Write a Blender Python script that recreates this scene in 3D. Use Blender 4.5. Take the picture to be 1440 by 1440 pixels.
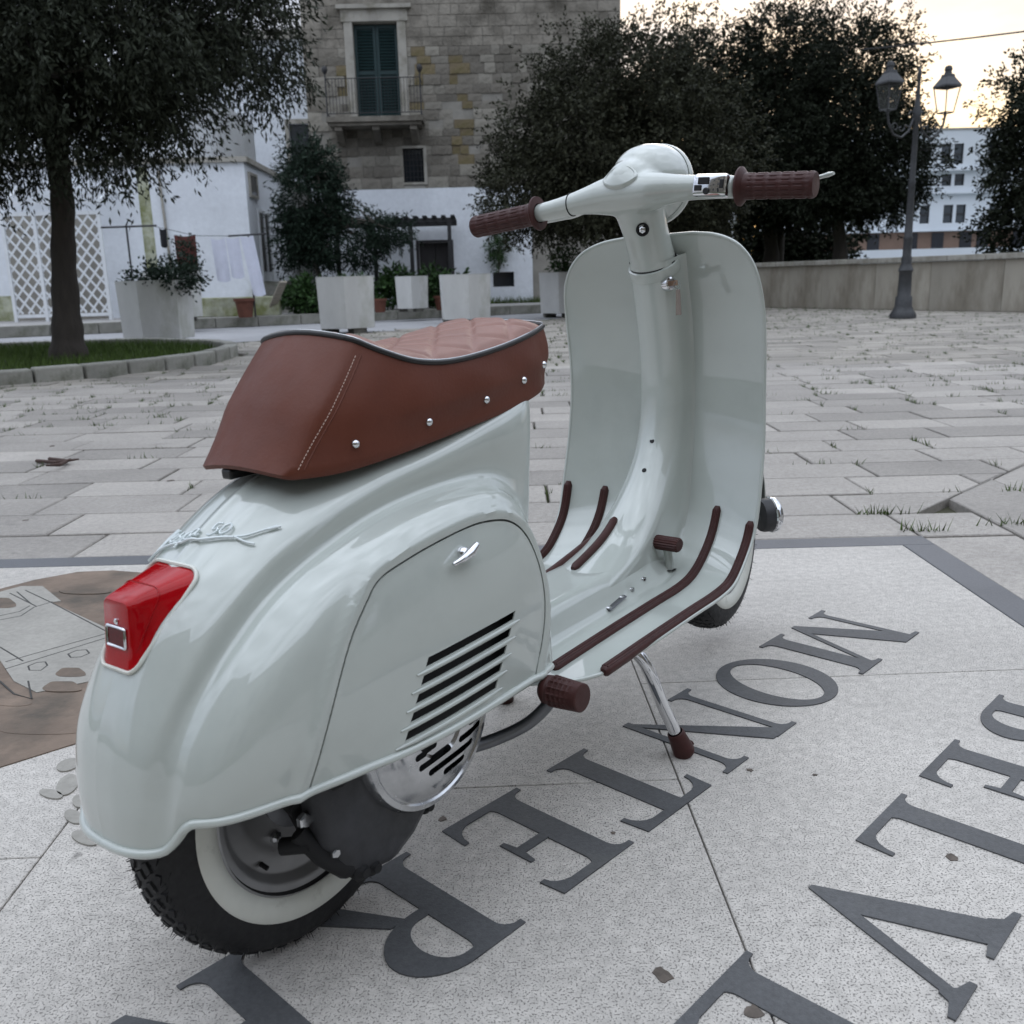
import bpy, bmesh, math, random
import numpy as np
from mathutils import Vector, Matrix
from mathutils.bvhtree import BVHTree
from mathutils.geometry import tessellate_polygon

random.seed(7); rng = np.random.default_rng(11)
R = math.radians
for o in list(bpy.data.objects): bpy.data.objects.remove(o)
scene = bpy.context.scene
COL = scene.collection

# ------------------------------------------------------------------ camera
PITCH, ROLL, YAW, CAM_H, FPX = R(13.78), R(1.57), R(1.4), 0.7884, 1330.0
fwd = Vector((math.sin(YAW)*math.cos(PITCH), math.cos(YAW)*math.cos(PITCH), -math.sin(PITCH)))
rgt = Vector((math.cos(YAW), -math.sin(YAW), 0)); upv = rgt.cross(fwd)
cx = math.cos(ROLL)*rgt - math.sin(ROLL)*upv
cy = math.sin(ROLL)*rgt + math.cos(ROLL)*upv
cam_data = bpy.data.cameras.new("camera"); camera = bpy.data.objects.new("camera", cam_data)
COL.objects.link(camera); scene.camera = camera
camera.matrix_world = Matrix(((cx.x, cy.x, -fwd.x, 0), (cx.y, cy.y, -fwd.y, 0), (cx.z, cy.z, -fwd.z, CAM_H), (0, 0, 0, 1)))
cam_data.sensor_width = 36.0; cam_data.lens = 36.0*FPX/1440.0
cam_data.clip_start = 0.02; cam_data.clip_end = 6000
cam_data.dof.use_dof = True; cam_data.dof.focus_distance = 1.55; cam_data.dof.aperture_fstop = 10.0

# ------------------------------------------------------------------ world: evening sky behind a broken cloud sheet
SUN_EL, SUN_AZ = R(7.0), R(16.0)          # azimuth measured from +Y towards +X
world = bpy.data.worlds.new("World"); scene.world = world; world.use_nodes = True
def build_world():
    nt = world.node_tree; nt.nodes.clear(); N = nt.nodes.new; L = nt.links.new
    out = N('ShaderNodeOutputWorld'); bg = N('ShaderNodeBackground'); bg.inputs[1].default_value = 0.1
    sky = N('ShaderNodeTexSky'); sky.sky_type = 'NISHITA'; sky.sun_disc = False
    sky.sun_elevation = SUN_EL; sky.sun_rotation = SUN_AZ; sky.altitude = 300; sky.air_density = 1.0; sky.dust_density = 1.5
    tc = N('ShaderNodeTexCoord'); mp = N('ShaderNodeMapping'); mp.inputs['Scale'].default_value = (1.2, 1.2, 3.6)
    L(tc.outputs['Generated'], mp.inputs[0])
    nz = N('ShaderNodeTexNoise'); nz.inputs['Scale'].default_value = 2.3; nz.inputs['Detail'].default_value = 7; nz.inputs['Roughness'].default_value = 0.58
    L(mp.outputs[0], nz.inputs['Vector'])
    cr = N('ShaderNodeValToRGB'); cr.color_ramp.elements[0].position = 0.36; cr.color_ramp.elements[0].color = (0.62,)*3+(1,)
    cr.color_ramp.elements[1].position = 0.62; cr.color_ramp.elements[1].color = (0.97,)*3+(1,)
    L(nz.outputs[0], cr.inputs[0])
    # cloud colour: cool overhead, paler and warmer toward the horizon under the setting sun
    sx = N('ShaderNodeSeparateXYZ'); L(tc.outputs['Generated'], sx.inputs[0])
    el = N('ShaderNodeValToRGB'); e = el.color_ramp.elements
    e[0].position = 0.0; e[0].color = (2.9, 2.95, 3.4, 1); e[1].position = 1.0; e[1].color = (14.3, 15.5, 17.4, 1)
    m = e.new(0.25); m.color = (4.3, 4.7, 5.8, 1)
    L(sx.outputs[2], el.inputs[0])
    dotn = N('ShaderNodeVectorMath'); dotn.operation = 'DOT_PRODUCT'
    dotn.inputs[1].default_value = (math.sin(SUN_AZ)*math.cos(SUN_EL), math.cos(SUN_AZ)*math.cos(SUN_EL), math.sin(SUN_EL))
    nv = N('ShaderNodeVectorMath'); nv.operation = 'NORMALIZE'; L(tc.outputs['Generated'], nv.inputs[0]); L(nv.outputs[0], dotn.inputs[0])
    gl = N('ShaderNodeMapRange'); gl.inputs[1].default_value = 0.88; gl.inputs[2].default_value = 1.0; gl.interpolation_type = 'SMOOTHERSTEP'
    L(dotn.outputs['Value'], gl.inputs[0])
    warm = N('ShaderNodeMix'); warm.data_type = 'RGBA'; warm.blend_type = 'ADD'; warm.inputs[7].default_value = (1.5, 0.85, 0.05, 1)
    L(gl.outputs[0], warm.inputs[0]); L(el.outputs[0], warm.inputs[6])
    nz2 = N('ShaderNodeTexNoise'); nz2.inputs['Scale'].default_value = 4.5; nz2.inputs['Detail'].default_value = 6
    L(mp.outputs[0], nz2.inputs['Vector'])
    sh = N('ShaderNodeMapRange'); sh.inputs[1].default_value = 0.3; sh.inputs[2].default_value = 0.7; sh.inputs[3].default_value = 0.72; sh.inputs[4].default_value = 1.26
    L(nz2.outputs[0], sh.inputs[0])
    shv = N('ShaderNodeVectorMath'); shv.operation = 'SCALE'; L(warm.outputs[2], shv.inputs[0]); L(sh.outputs[0], shv.inputs['Scale'])
    mx = N('ShaderNodeMix'); mx.data_type = 'RGBA'
    L(cr.outputs[0], mx.inputs[0]); L(sky.outputs[0], mx.inputs[6]); L(shv.outputs[0], mx.inputs[7])
    L(mx.outputs[2], bg.inputs[0]); L(bg.outputs[0], out.inputs[0])
build_world()

sun_data = bpy.data.lights.new("sun", 'SUN'); sun_data.energy = 0.5; sun_data.angle = R(35); sun_data.color = (1.0, 0.93, 0.85)
sun = bpy.data.objects.new("sun", sun_data); COL.objects.link(sun)
sun_dir = Vector((math.sin(SUN_AZ)*math.cos(SUN_EL), math.cos(SUN_AZ)*math.cos(SUN_EL), math.sin(SUN_EL)))
sun.rotation_euler = sun_dir.to_track_quat('Z', 'Y').to_euler(); sun.location = (0, 0, 30)

scene.view_settings.view_transform = 'Standard'; scene.view_settings.look = 'None'
scene.view_settings.exposure = 0.70; scene.view_settings.gamma = 1.0
scene.view_settings.use_curve_mapping = False

def tag(o, label=None, cat=None, group=None, kind=None):
    if label: o['label'] = label
    if cat: o['category'] = cat
    if group: o['group'] = group
    if kind: o['kind'] = kind
    return o

# ------------------------------------------------------------------ materials
MATS = {}
def mat(name, col, rough=0.6, metal=0.0, coat=0.0, coat_rough=0.03, var=0.0, vscale=6.0, var2=0.0, v2scale=60.0, bump=0.0, bscale=80.0,
        spec=0.5, emit=None, trans=0.0, ior=1.45, rvar=0.0, rnd=0.0, island=0.0, stain=None, stain_scale=2.0, stain_range=(0.55, 0.75), stretch=(1, 1, 1), sss=0.0, alpha=1.0, coat_ior=1.5, coords='Object'):
    m = bpy.data.materials.new(name); m.use_nodes = True; nt = m.node_tree; N = nt.nodes.new; L = nt.links.new
    p = nt.nodes['Principled BSDF']; c4 = tuple(col)+(1,)
    p.inputs['Base Color'].default_value = c4; p.inputs['Roughness'].default_value = rough; p.inputs['Metallic'].default_value = metal
    p.inputs['Coat Weight'].default_value = coat; p.inputs['Coat IOR'].default_value = coat_ior; p.inputs['Alpha'].default_value = alpha; p.inputs['Coat Roughness'].default_value = coat_rough
    p.inputs['Specular IOR Level'].default_value = spec; p.inputs['IOR'].default_value = ior; p.inputs['Transmission Weight'].default_value = trans
    if emit: p.inputs['Emission Color'].default_value = tuple(emit[:3])+(1,); p.inputs['Emission Strength'].default_value = emit[3]
    tc = N('ShaderNodeTexCoord'); mp = N('ShaderNodeMapping'); mp.inputs['Scale'].default_value = stretch; L(tc.outputs[coords], mp.inputs[0])
    def noise(scale, detail=5, rough_=0.6):
        n = N('ShaderNodeTexNoise'); n.inputs['Scale'].default_value = scale; n.inputs['Detail'].default_value = detail; n.inputs['Roughness'].default_value = rough_
        L(mp.outputs[0], n.inputs['Vector']); return n.outputs[0]
    rgb = N('ShaderNodeRGB'); rgb.outputs[0].default_value = c4; cur = rgb.outputs[0]
    def mul(cur, fac_out, lo, hi, a=0.3, b=0.7):
        r = N('ShaderNodeMapRange'); r.inputs[1].default_value = a; r.inputs[2].default_value = b; r.inputs[3].default_value = lo; r.inputs[4].default_value = hi
        L(fac_out, r.inputs[0]); v = N('ShaderNodeVectorMath'); v.operation = 'SCALE'; L(cur, v.inputs[0]); L(r.outputs[0], v.inputs['Scale']); return v.outputs[0]
    if var: cur = mul(cur, noise(vscale), 1-var, 1+var)
    if var2: cur = mul(cur, noise(v2scale, 3), 1-var2, 1+var2)
    if rnd: oi = N('ShaderNodeObjectInfo'); cur = mul(cur, oi.outputs['Random'], 1-rnd, 1+rnd, 0, 1)
    if island: g = N('ShaderNodeNewGeometry'); cur = mul(cur, g.outputs['Random Per Island'], 1-island, 1+island, 0, 1)
    if stain:
        r = N('ShaderNodeMapRange'); r.inputs[1].default_value, r.inputs[2].default_value = stain_range; L(noise(stain_scale, 6, 0.65), r.inputs[0])
        mx = N('ShaderNodeMix'); mx.data_type = 'RGBA'; L(r.outputs[0], mx.inputs[0]); L(cur, mx.inputs[6]); mx.inputs[7].default_value = tuple(stain)+(1,); cur = mx.outputs[2]
    L(cur, p.inputs['Base Color'])
    if rvar:
        r = N('ShaderNodeMapRange'); r.inputs[1].default_value = 0.3; r.inputs[2].default_value = 0.7; r.inputs[3].default_value = max(0.02, rough-rvar); r.inputs[4].default_value = min(1, rough+rvar)
        L(noise(vscale*2.3), r.inputs[0]); L(r.outputs[0], p.inputs['Roughness'])
    if bump:
        b = N('ShaderNodeBump'); b.inputs['Strength'].default_value = 1.0; b.inputs['Distance'].default_value = bump; L(noise(bscale, 4), b.inputs['Height']); L(b.outputs[0], p.inputs['Normal'])
    if sss: p.inputs['Subsurface Weight'].default_value = sss; p.inputs['Subsurface Radius'].default_value = (0.02, 0.01, 0.01)
    MATS[name] = m
    return m

# ------------------------------------------------------------------ mesh helpers
class MB:
    def __init__(s): s.v = []; s.f = []
    def add(s, vs, fs):
        b = len(s.v); s.v += [tuple(map(float, p)) for p in vs]; s.f += [tuple(b+i for i in f) for f in fs]; return s
    def box(s, c, d, rot=None, taper=1.0):
        hx, hy, hz = d[0]/2, d[1]/2, d[2]/2; vs = []
        for z, k in ((-hz, 1.0), (hz, taper)):
            for x, y in ((-hx, -hy), (hx, -hy), (hx, hy), (-hx, hy)): vs.append(Vector((x*k, y*k, z)))
        if rot is not None: vs = [rot @ p for p in vs]
        c = Vector(c); vs = [p+c for p in vs]
        return s.add(vs, [(3, 2, 1, 0), (4, 5, 6, 7), (0, 1, 5, 4), (1, 2, 6, 5), (2, 3, 7, 6), (3, 0, 4, 7)])
    def grid(s, P, flip=False, close_u=False, close_v=False):
        P = np.asarray(P, float); n, m = P.shape[:2]; fs = []
        for i in range(n if close_u else n-1):
            for j in range(m if close_v else m-1):
                a, b, c, d = i*m+j, ((i+1) % n)*m+j, ((i+1) % n)*m+(j+1) % m, i*m+(j+1) % m
                fs.append((a, d, c, b) if flip else (a, b, c, d))
        return s.add(P.reshape(-1, 3), fs)
    def tube(s, path, r, n=10, caps=True, flat=None):
        """path: points; r: radius or list; flat=(normal, factor) squashes the section along a direction"""
        path = [Vector(p) for p in path]; k = len(path); rs = r if hasattr(r, '__len__') else [r]*k
        t0 = (path[1]-path[0]).normalized(); ref = Vector((0, 0, 1)) if abs(t0.z) < 0.9 else Vector((1, 0, 0))
        nrm = (ref-t0*ref.dot(t0)).normalized(); rings = []
        for i in range(k):
            t = (path[min(i+1, k-1)]-path[max(i-1, 0)]).normalized()
            nrm = (nrm-t*nrm.dot(t)).normalized(); bi = t.cross(nrm); ring = []
            for j in range(n):
                a = 2*math.pi*j/n; o = (nrm*math.cos(a)+bi*math.sin(a))*rs[i]
                if flat: fn = Vector(flat[0]); o = o-fn*o.dot(fn)*(1-flat[1])
                ring.append(path[i]+o)
            rings.append(ring)
        b = len(s.v); s.grid([[tuple(p) for p in rg] for rg in rings], close_v=True, flip=True)
        if caps:
            s.f.append(tuple(b+j for j in range(n))); s.f.append(tuple(b+(k-1)*n+j for j in reversed(range(n))))
        return s
    def lathe(s, prof, origin, axis, n=32, ref=None, caps=True):
        """prof: (r, h) pairs along axis"""
        ax = Vector(axis).normalized(); o = Vector(origin)
        rf = Vector(ref) if ref else (Vector((0, 0, 1)) if abs(ax.z) < 0.9 else Vector((1, 0, 0)))
        a1 = (rf-ax*rf.dot(ax)).normalized(); a2 = ax.cross(a1); b = len(s.v)
        P = [[tuple(o+ax*h+(a1*math.cos(2*math.pi*j/n)+a2*math.sin(2*math.pi*j/n))*r) for j in range(n)] for r, h in prof]
        s.grid(P, close_v=True, flip=True)
        if caps:
            if prof[0][0] > 1e-6: s.f.append(tuple(b+j for j in range(n)))
            if prof[-1][0] > 1e-6: s.f.append(tuple(b+(len(prof)-1)*n+j for j in reversed(range(n))))
        return s
    def prism(s, poly, z0, z1, to=None):
        """poly: 2-D outline (ccw), extruded z0..z1; to(x,y,z)->point"""
        to = to or (lambda x, y, z: (x, y, z)); n = len(poly)
        tri = tessellate_polygon([[Vector((p[0], p[1], 0)) for p in poly]])
        vs = [to(p[0], p[1], z1) for p in poly]+[to(p[0], p[1], z0) for p in poly]; fs = []
        for t in tri:
            a, b, c = (Vector(poly[i]) for i in t)
            if (b-a).cross(c-a) < 0: t = (t[0], t[2], t[1])
            fs.append(tuple(t)); fs.append(tuple(n+i for i in reversed(t)))
        area = sum(poly[i][0]*poly[(i+1) % n][1]-poly[(i+1) % n][0]*poly[i][1] for i in range(n))
        for i in range(n):
            j = (i+1) % n; q = (i, n+i, n+j, j)
            fs.append(q if area > 0 else q[::-1])
        return s.add(vs, fs)
    def mesh(s, name):
        me = bpy.data.meshes.new(name); me.from_pydata(s.v, [], s.f); me.update(); return me
    def build(s, name, m, parent=None, smooth=None, bevel=0.0, recalc=False):
        me = s.mesh(name)
        if recalc or bevel:
            bm = bmesh.new(); bm.from_mesh(me)
            if bevel:
                bmesh.ops.remove_doubles(bm, verts=bm.verts, dist=1e-6)
                es = [e for e in bm.edges if len(e.link_faces) == 2 and e.calc_face_angle(0) > 0.5]
                bmesh.ops.bevel(bm, geom=es, offset=bevel, offset_type='OFFSET', segments=2, profile=0.5, affect='EDGES', clamp_overlap=True)
            bmesh.ops.recalc_face_normals(bm, faces=bm.faces); bm.to_mesh(me); bm.free()
        return link(name, me, m, parent, smooth)
def link(name, me, m, parent=None, smooth=None):
    me.materials.clear(); me.materials.append(MATS[m] if isinstance(m, str) else m)
    if smooth is not None:
        me.polygons.foreach_set('use_smooth', [True]*len(me.polygons))
        if smooth < 179: me.set_sharp_from_angle(angle=R(smooth))
    o = bpy.data.objects.new(name, me); COL.objects.link(o)
    if parent: o.parent = parent
    return o
def empty(name, loc=(0, 0, 0), rz=0.0):
    o = bpy.data.objects.new(name, None); o.empty_display_size = 0.2; COL.objects.link(o); o.location = loc; o.rotation_euler = (0, 0, rz); return o
def np_mesh(name, verts, faces):
    """fast mesh of equal-sided faces"""
    me = bpy.data.meshes.new(name); k = faces.shape[1]
    me.vertices.add(len(verts)); me.vertices.foreach_set('co', np.ascontiguousarray(verts, np.float32).ravel())
    me.loops.add(faces.size); me.loops.foreach_set('vertex_index', faces.astype(np.int32).ravel())
    me.polygons.add(len(faces)); me.polygons.foreach_set('loop_start', np.arange(0, faces.size, k, dtype=np.int32))
    me.update(calc_edges=True); me.validate(); return me
def copy_tree(o, parent=None):
    c = o.copy(); COL.objects.link(c); c.parent = parent
    for ch in list(o.children): copy_tree(ch, c)
    return c
def crom(pts, n):
    """Catmull-Rom through pts (k,...) with n steps a span"""
    p = np.asarray(pts, float); p = np.concatenate([2*p[:1]-p[1:2], p, 2*p[-1:]-p[-2:-1]]); out = []
    for i in range(1, len(p)-2):
        for t in np.linspace(0, 1, n, endpoint=False):
            out.append(0.5*(2*p[i]+(p[i+1]-p[i-1])*t+(2*p[i-1]-5*p[i]+4*p[i+1]-p[i+2])*t*t+(3*p[i]-p[i-1]-3*p[i+1]+p[i+2])*t**3))
    out.append(p[-2]); return np.array(out)
def arc(c, r, a0, a1, n): return [(c[0]+r*math.cos(a0+(a1-a0)*i/n), c[1]+r*math.sin(a0+(a1-a0)*i/n)) for i in range(n+1)]
def lerp(a, b, t): return a+(b-a)*t
def sstep(a, b, x): t = np.clip((np.asarray(x, float)-a)/(b-a), 0, 1); return t*t*(3-2*t)
# ================================================================== SCOOTER
mat('paint', (0.47, 0.505, 0.47), rough=0.3, coat=1.0, coat_rough=0.03, coat_ior=1.7, var=0.03, vscale=5, bump=0.00022, bscale=8, stain=(0.395, 0.42, 0.39), stain_scale=7, stain_range=(0.52, 0.95))
mat('paint_badge', (0.66, 0.72, 0.72), rough=0.25, coat=1.0)
mat('leather', (0.118, 0.033, 0.018), rough=0.5, spec=0.35, var=0.10, vscale=9, bump=0.0003, bscale=220, rvar=0.10, stain=(0.092, 0.026, 0.015), stain_scale=6, stain_range=(0.5, 0.85))
mat('leather_top', (0.235, 0.112, 0.085), rough=0.42, var=0.08, vscale=14, bump=0.0002, bscale=900, rvar=0.06)
mat('piping', (0.018, 0.017, 0.017), rough=0.4, var=0.1, vscale=30)
mat('thread', (0.55, 0.40, 0.33), rough=0.8)
mat('chrome', (0.72, 0.73, 0.75), rough=0.08, metal=1.0, rvar=0.05, vscale=20)
mat('chrome_worn', (0.55, 0.56, 0.57), rough=0.2, metal=1.0, rvar=0.1, vscale=25, var=0.15)
mat('steel', (0.16, 0.165, 0.175), rough=0.42, metal=0.9, rvar=0.12, vscale=20, var=0.15)
mat('rim_metal', (0.33, 0.33, 0.335), rough=0.45, metal=0.6, rvar=0.08, vscale=18)
mat('rubber_brown', (0.052, 0.0175, 0.0155), rough=0.5, spec=0.35, var=0.12, vscale=40, rvar=0.08, bump=0.0002, bscale=300)
mat('rubber_black', (0.011, 0.011, 0.012), rough=0.62, var=0.2, vscale=50, rvar=0.1, bump=0.0003, bscale=250, stain=(0.022, 0.021, 0.020), stain_scale=14, stain_range=(0.52, 0.85))
mat('whitewall', (0.68, 0.69, 0.63), rough=0.55, var=0.05, vscale=25, stain=(0.42, 0.42, 0.37), stain_scale=30, stain_range=(0.6, 0.85))
mat('engine_dark', (0.034, 0.035, 0.039), rough=0.48, var=0.35, vscale=20, rvar=0.15, bump=0.0004, bscale=90)
mat('engine_black', (0.008, 0.008, 0.009), rough=0.7, var=0.3, vscale=30, bump=0.0005, bscale=120)
mat('lens_red', (0.36, 0.0025, 0.006), rough=0.04, var=0.15, vscale=25, spec=0.35)
mat('lens_dark_red', (0.09, 0.002, 0.004), rough=0.15, spec=0.3, var=0.2, vscale=300)
mat('black_plastic', (0.012, 0.012, 0.013), rough=0.35)
mat('glass', (0.85, 0.9, 0.95), rough=0.02, trans=0.9)
mat('key_metal', (0.45, 0.30, 0.22), rough=0.3, metal=0.8)
mat('key_tag', (0.50, 0.42, 0.38), rough=0.25, trans=0.6)

TH, TA, LE = R(38.83), 0.0344, -0.0218
f0 = Vector((math.sin(TH), math.cos(TH), 0)); l0 = Vector((-math.cos(TH), math.sin(TH), 0)); zz = Vector((0, 0, 1))
fx = f0*math.cos(TA)+zz*math.sin(TA); n1 = -f0*math.sin(TA)+zz*math.cos(TA)
lx = l0*math.cos(LE)+n1*math.sin(LE); nx = -l0*math.sin(LE)+n1*math.cos(LE)
scooter = empty('motor_scooter')
scooter.matrix_world = Matrix(((fx.x, lx.x, nx.x, -0.2488), (fx.y, lx.y, nx.y, 1.0534), (fx.z, lx.z, nx.z, 0.0), (0, 0, 0, 1)))
tag(scooter, 'pale grey-green vintage motor scooter with brown leather seat on its centre stand', 'scooter')
S = scooter

# ---------------------------------------------------------------- body shell
ST = [
 [(-.232,0,.250),(-.230,.030,.250),(-.222,.055,.250),(-.211,.072,.252),(-.205,.080,.258),(-.200,.088,.268),(-.197,.096,.278),(-.193,.104,.284)],
 [(-.231,0,.300),(-.229,.030,.300),(-.219,.060,.302),(-.206,.080,.305),(-.197,.095,.308),(-.188,.110,.305),(-.178,.122,.297),(-.168,.128,.283)],
 [(-.219,0,.360),(-.216,.033,.360),(-.203,.066,.360),(-.190,.084,.357),(-.178,.104,.354),(-.163,.127,.343),(-.145,.143,.320),(-.125,.147,.283)],
 [(-.186,0,.425),(-.182,.036,.424),(-.166,.073,.415),(-.154,.089,.404),(-.143,.110,.402),(-.124,.140,.385),(-.098,.160,.345),(-.075,.164,.283)],
 [(-.145,0,.479),(-.140,.040,.476),(-.122,.079,.462),(-.113,.094,.444),(-.102,.114,.442),(-.075,.150,.425),(-.040,.173,.370),(-.020,.177,.282)],
 [(-.082,0,.526),(-.078,.042,.522),(-.062,.085,.506),(-.056,.099,.485),(-.047,.119,.481),(-.020,.157,.460),(.010,.181,.395),(.020,.185,.280)],
 [(0,0,.572),(.005,.045,.567),(.012,.096,.541),(.017,.108,.518),(.024,.126,.511),(.040,.162,.487),(.060,.186,.410),(.065,.189,.278)],
 [(.10,0,.594),(.10,.050,.589),(.10,.104,.565),(.10,.115,.540),(.104,.131,.529),(.115,.164,.503),(.120,.187,.420),(.120,.191,.276)],
 [(.20,0,.604),(.20,.055,.598),(.20,.110,.578),(.20,.118,.548),(.20,.132,.533),(.205,.163,.506),(.210,.186,.420),(.210,.190,.274)],
 [(.29,0,.618),(.29,.060,.613),(.285,.112,.590),(.283,.119,.545),(.278,.132,.522),(.272,.162,.495),(.272,.183,.410),(.272,.187,.272)],
 [(.355,0,.626),(.355,.060,.621),(.347,.113,.600),(.334,.120,.525),(.322,.132,.490),(.313,.158,.452),(.316,.176,.380),(.316,.178,.270)],
 [(.40,0,.632),(.40,.060,.627),(.388,.108,.608),(.364,.116,.505),(.350,.121,.450),(.341,.135,.400),(.342,.148,.330),(.348,.148,.258)],
 [(.430,0,.636),(.428,.050,.631),(.412,.090,.614),(.392,.099,.500),(.382,.100,.430),(.374,.102,.370),(.376,.105,.300),(.386,.108,.232)],
 [(.444,0,.638),(.442,.020,.633),(.428,.040,.616),(.412,.046,.500),(.404,.048,.430),(.398,.050,.370),(.402,.052,.310),(.416,.055,.262)],
 [(.446,0,.638),(.445,.001,.633),(.433,.001,.616),(.416,.001,.500),(.408,.001,.430),(.402,.001,.370),(.407,.001,.318),(.425,.001,.272)]]
OUT = [(-.105,.255),(-.093,.284),(-.064,.352),(-.026,.423),(.010,.464),(.030,.479),(.060,.487),(.106,.494),(.160,.498),(.205,.497),(.25,.487),(.281,.463),(.299,.425),(.3045,.385),(.301,.35),(.288,.315),(.272,.288),(.255,.255)]
OUTS = crom(OUT, 6)
def out_dist(u, w):
    P = OUTS; a = P[:-1]; b = P[1:]; ab = b-a; q = np.stack([u, w], -1)[..., None, :]
    t = np.clip(((q-a)*ab).sum(-1)/(ab*ab).sum(-1), 0, 1); c = a+t[..., None]*ab
    dd = np.sqrt(((q-c)**2).sum(-1)); k = dd.argmin(-1); dist = np.take_along_axis(dd, k[..., None], -1)[..., 0]
    cc = np.take_along_axis(c, k[..., None, None], -2)[..., 0, :]; e = ab[k]; r = np.stack([u, w], -1)-cc
    return np.where(e[..., 0]*r[..., 1]-e[..., 1]*r[..., 0] > 0, dist, -dist)     # + outside
def body_half(side):
    A = np.array(ST, float)
    k = np.zeros(len(A)); k[1:11] = (.35, .7, 1, 1, 1, 1, 1, 1, 1, .5)
    A[:, 3, 1] -= .004*k; A[:, 3, 2] -= .005*k; A[:, 4, 2] += .001*k; A[:, 5, 2] += .005*k; A[:, 5, 1] += .002*k; A[1, 3, 0] += .004; A[2, 3, 0] += .003
    G = crom(A, 15); G = np.swapaxes(crom(np.swapaxes(G, 0, 1), 13), 0, 1)
    G[..., 1] = np.maximum(G[..., 1], 0); G[:, 0, 1] = 0
    u, v, w = G[..., 0].copy(), G[..., 1].copy(), G[..., 2].copy()
    # centre spine pressed into the sheet, strongest below the seat
    sp = (1-sstep(0.0055, 0.0085, v))*0.0022*sstep(-.112, -.07, u)*(1-sstep(.3, .38, u))
    G[..., 2] += sp*0.85; G[..., 0] -= sp*0.5
    d = out_dist(u, w); m = sstep(.125, .15, v)
    G[..., 1] += m*(0.0042*np.exp(-((d-.011)/.0055)**2) - 0.0015*(1-sstep(-.004, .002, d)))
    G[..., 1] *= side
    return G
def solid(name, G, flip):
    b = MB(); b.grid(G, flip=flip); me = b.mesh(name); o = bpy.data.objects.new(name, me); COL.objects.link(o); return o
def apply_mods(o):
    dg = bpy.context.evaluated_depsgraph_get(); dg.update(); me = bpy.data.meshes.new_from_object(o.evaluated_get(dg)); return me
GR = body_half(-1); GL = body_half(1)
half = solid('half', GR, flip=True)
sm = half.modifiers.new('s', 'SOLIDIFY'); sm.thickness = 0.0018; sm.offset = -1
cut = MB()
o_, i_ = [], []
for k, p in enumerate(OUTS):
    t = OUTS[min(k+1, len(OUTS)-1)]-OUTS[max(k-1, 0)]; t = t/np.linalg.norm(t); nn = np.array([-t[1], t[0]])
    o_.append(p+nn*0.0013); i_.append(p-nn*0.0013)
def strip_prism(mb, A, B, v0, v1):
    rings = []
    for a, b in zip(A, B): rings.append([(a[0], v0, a[1]), (b[0], v0, b[1]), (b[0], v1, b[1]), (a[0], v1, a[1])])
    s = len(mb.v); mb.grid(rings, close_v=True); n = len(rings)
    mb.f.append((s+3, s+2, s+1, s)); mb.f.append(tuple(s+(n-1)*4+j for j in range(4)))
strip_prism(cut, o_, i_, -.11, -.26)
LOUV = [(.071-.0100*i, .234-.0115*i, .377-.0183*i) for i in range(5)]
for i, (ua, ub, wt) in enumerate(LOUV):
    h = .0100
    strip_prism(cut, [(ua, wt), (ub, wt)], [(ua-.006, wt-h), (ub-.006, wt-h)], -.11, -.26)
cutter = cut.build('cutter', 'paint', recalc=True)
bm_ = half.modifiers.new('b', 'BOOLEAN'); bm_.operation = 'DIFFERENCE'; bm_.solver = 'EXACT'; bm_.object = cutter
me = apply_mods(half)
bm = bmesh.new(); bm.from_mesh(me); bm.verts.ensure_lookup_table()
seen = set(); islands = []
for v in bm.verts:
    if v in seen: continue
    st = [v]; seen.add(v); isl = []
    while st:
        q = st.pop(); isl.append(q)
        for e in q.link_edges:
            w_ = e.other_vert(q)
            if w_ not in seen: seen.add(w_); st.append(w_)
    islands.append(isl)
islands.sort(key=len, reverse=True)
print('BODY ISLANDS', [len(i) for i in islands][:6])
def sub_mesh(name, vs, extra=None):
    idx = {v: k for k, v in enumerate(vs)}; fs = []
    for v in vs:
        for f in v.link_faces:
            if f.verts[0] is v: pass
    fset = {f for v in vs for f in v.link_faces}
    co = [tuple(v.co) for v in vs]; fs = [tuple(idx[x] for x in f.verts) for f in fset]
    b = MB(); b.add(co, fs)
    if extra is not None: b.grid(extra, flip=False)
    me2 = b.mesh(name); b2 = bmesh.new(); b2.from_mesh(me2)
    if extra is not None: bmesh.ops.remove_doubles(b2, verts=[v for v in b2.verts if abs(v.co.y) < 1e-5], dist=2e-5)
    b2.to_mesh(me2); b2.free(); return me2
def isl_center(i): return sum((v.co for v in i), Vector())/len(i)
panel_i = next((i for i in islands[:3] if .05 < isl_center(i).x < .2 and isl_center(i).y < -.14 and min(v.co.z for v in i) < .3), None)
body_i = islands[0] if islands[0] is not panel_i else islands[1]
body = link('body_shell', sub_mesh('body_shell', body_i, GL), 'paint', S, 40)
panel = link('engine_cover', sub_mesh('engine_cover', panel_i), 'paint', S, 40) if panel_i else None
bm.free()
for o in (half, cutter): bpy.data.objects.remove(o)
bmx = MB(); bmx.grid(GR, flip=True); bmx.grid(GL)
BODY_BVH = BVHTree.FromPolygons([Vector(p) for p in bmx.v], bmx.f)
def on_body(p, d, off=0.0):
    h = BODY_BVH.ray_cast(Vector(p), Vector(d).normalized()); return (h[0]-Vector(d).normalized()*off, h[1]) if h[0] else (Vector(p), -Vector(d))
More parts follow.
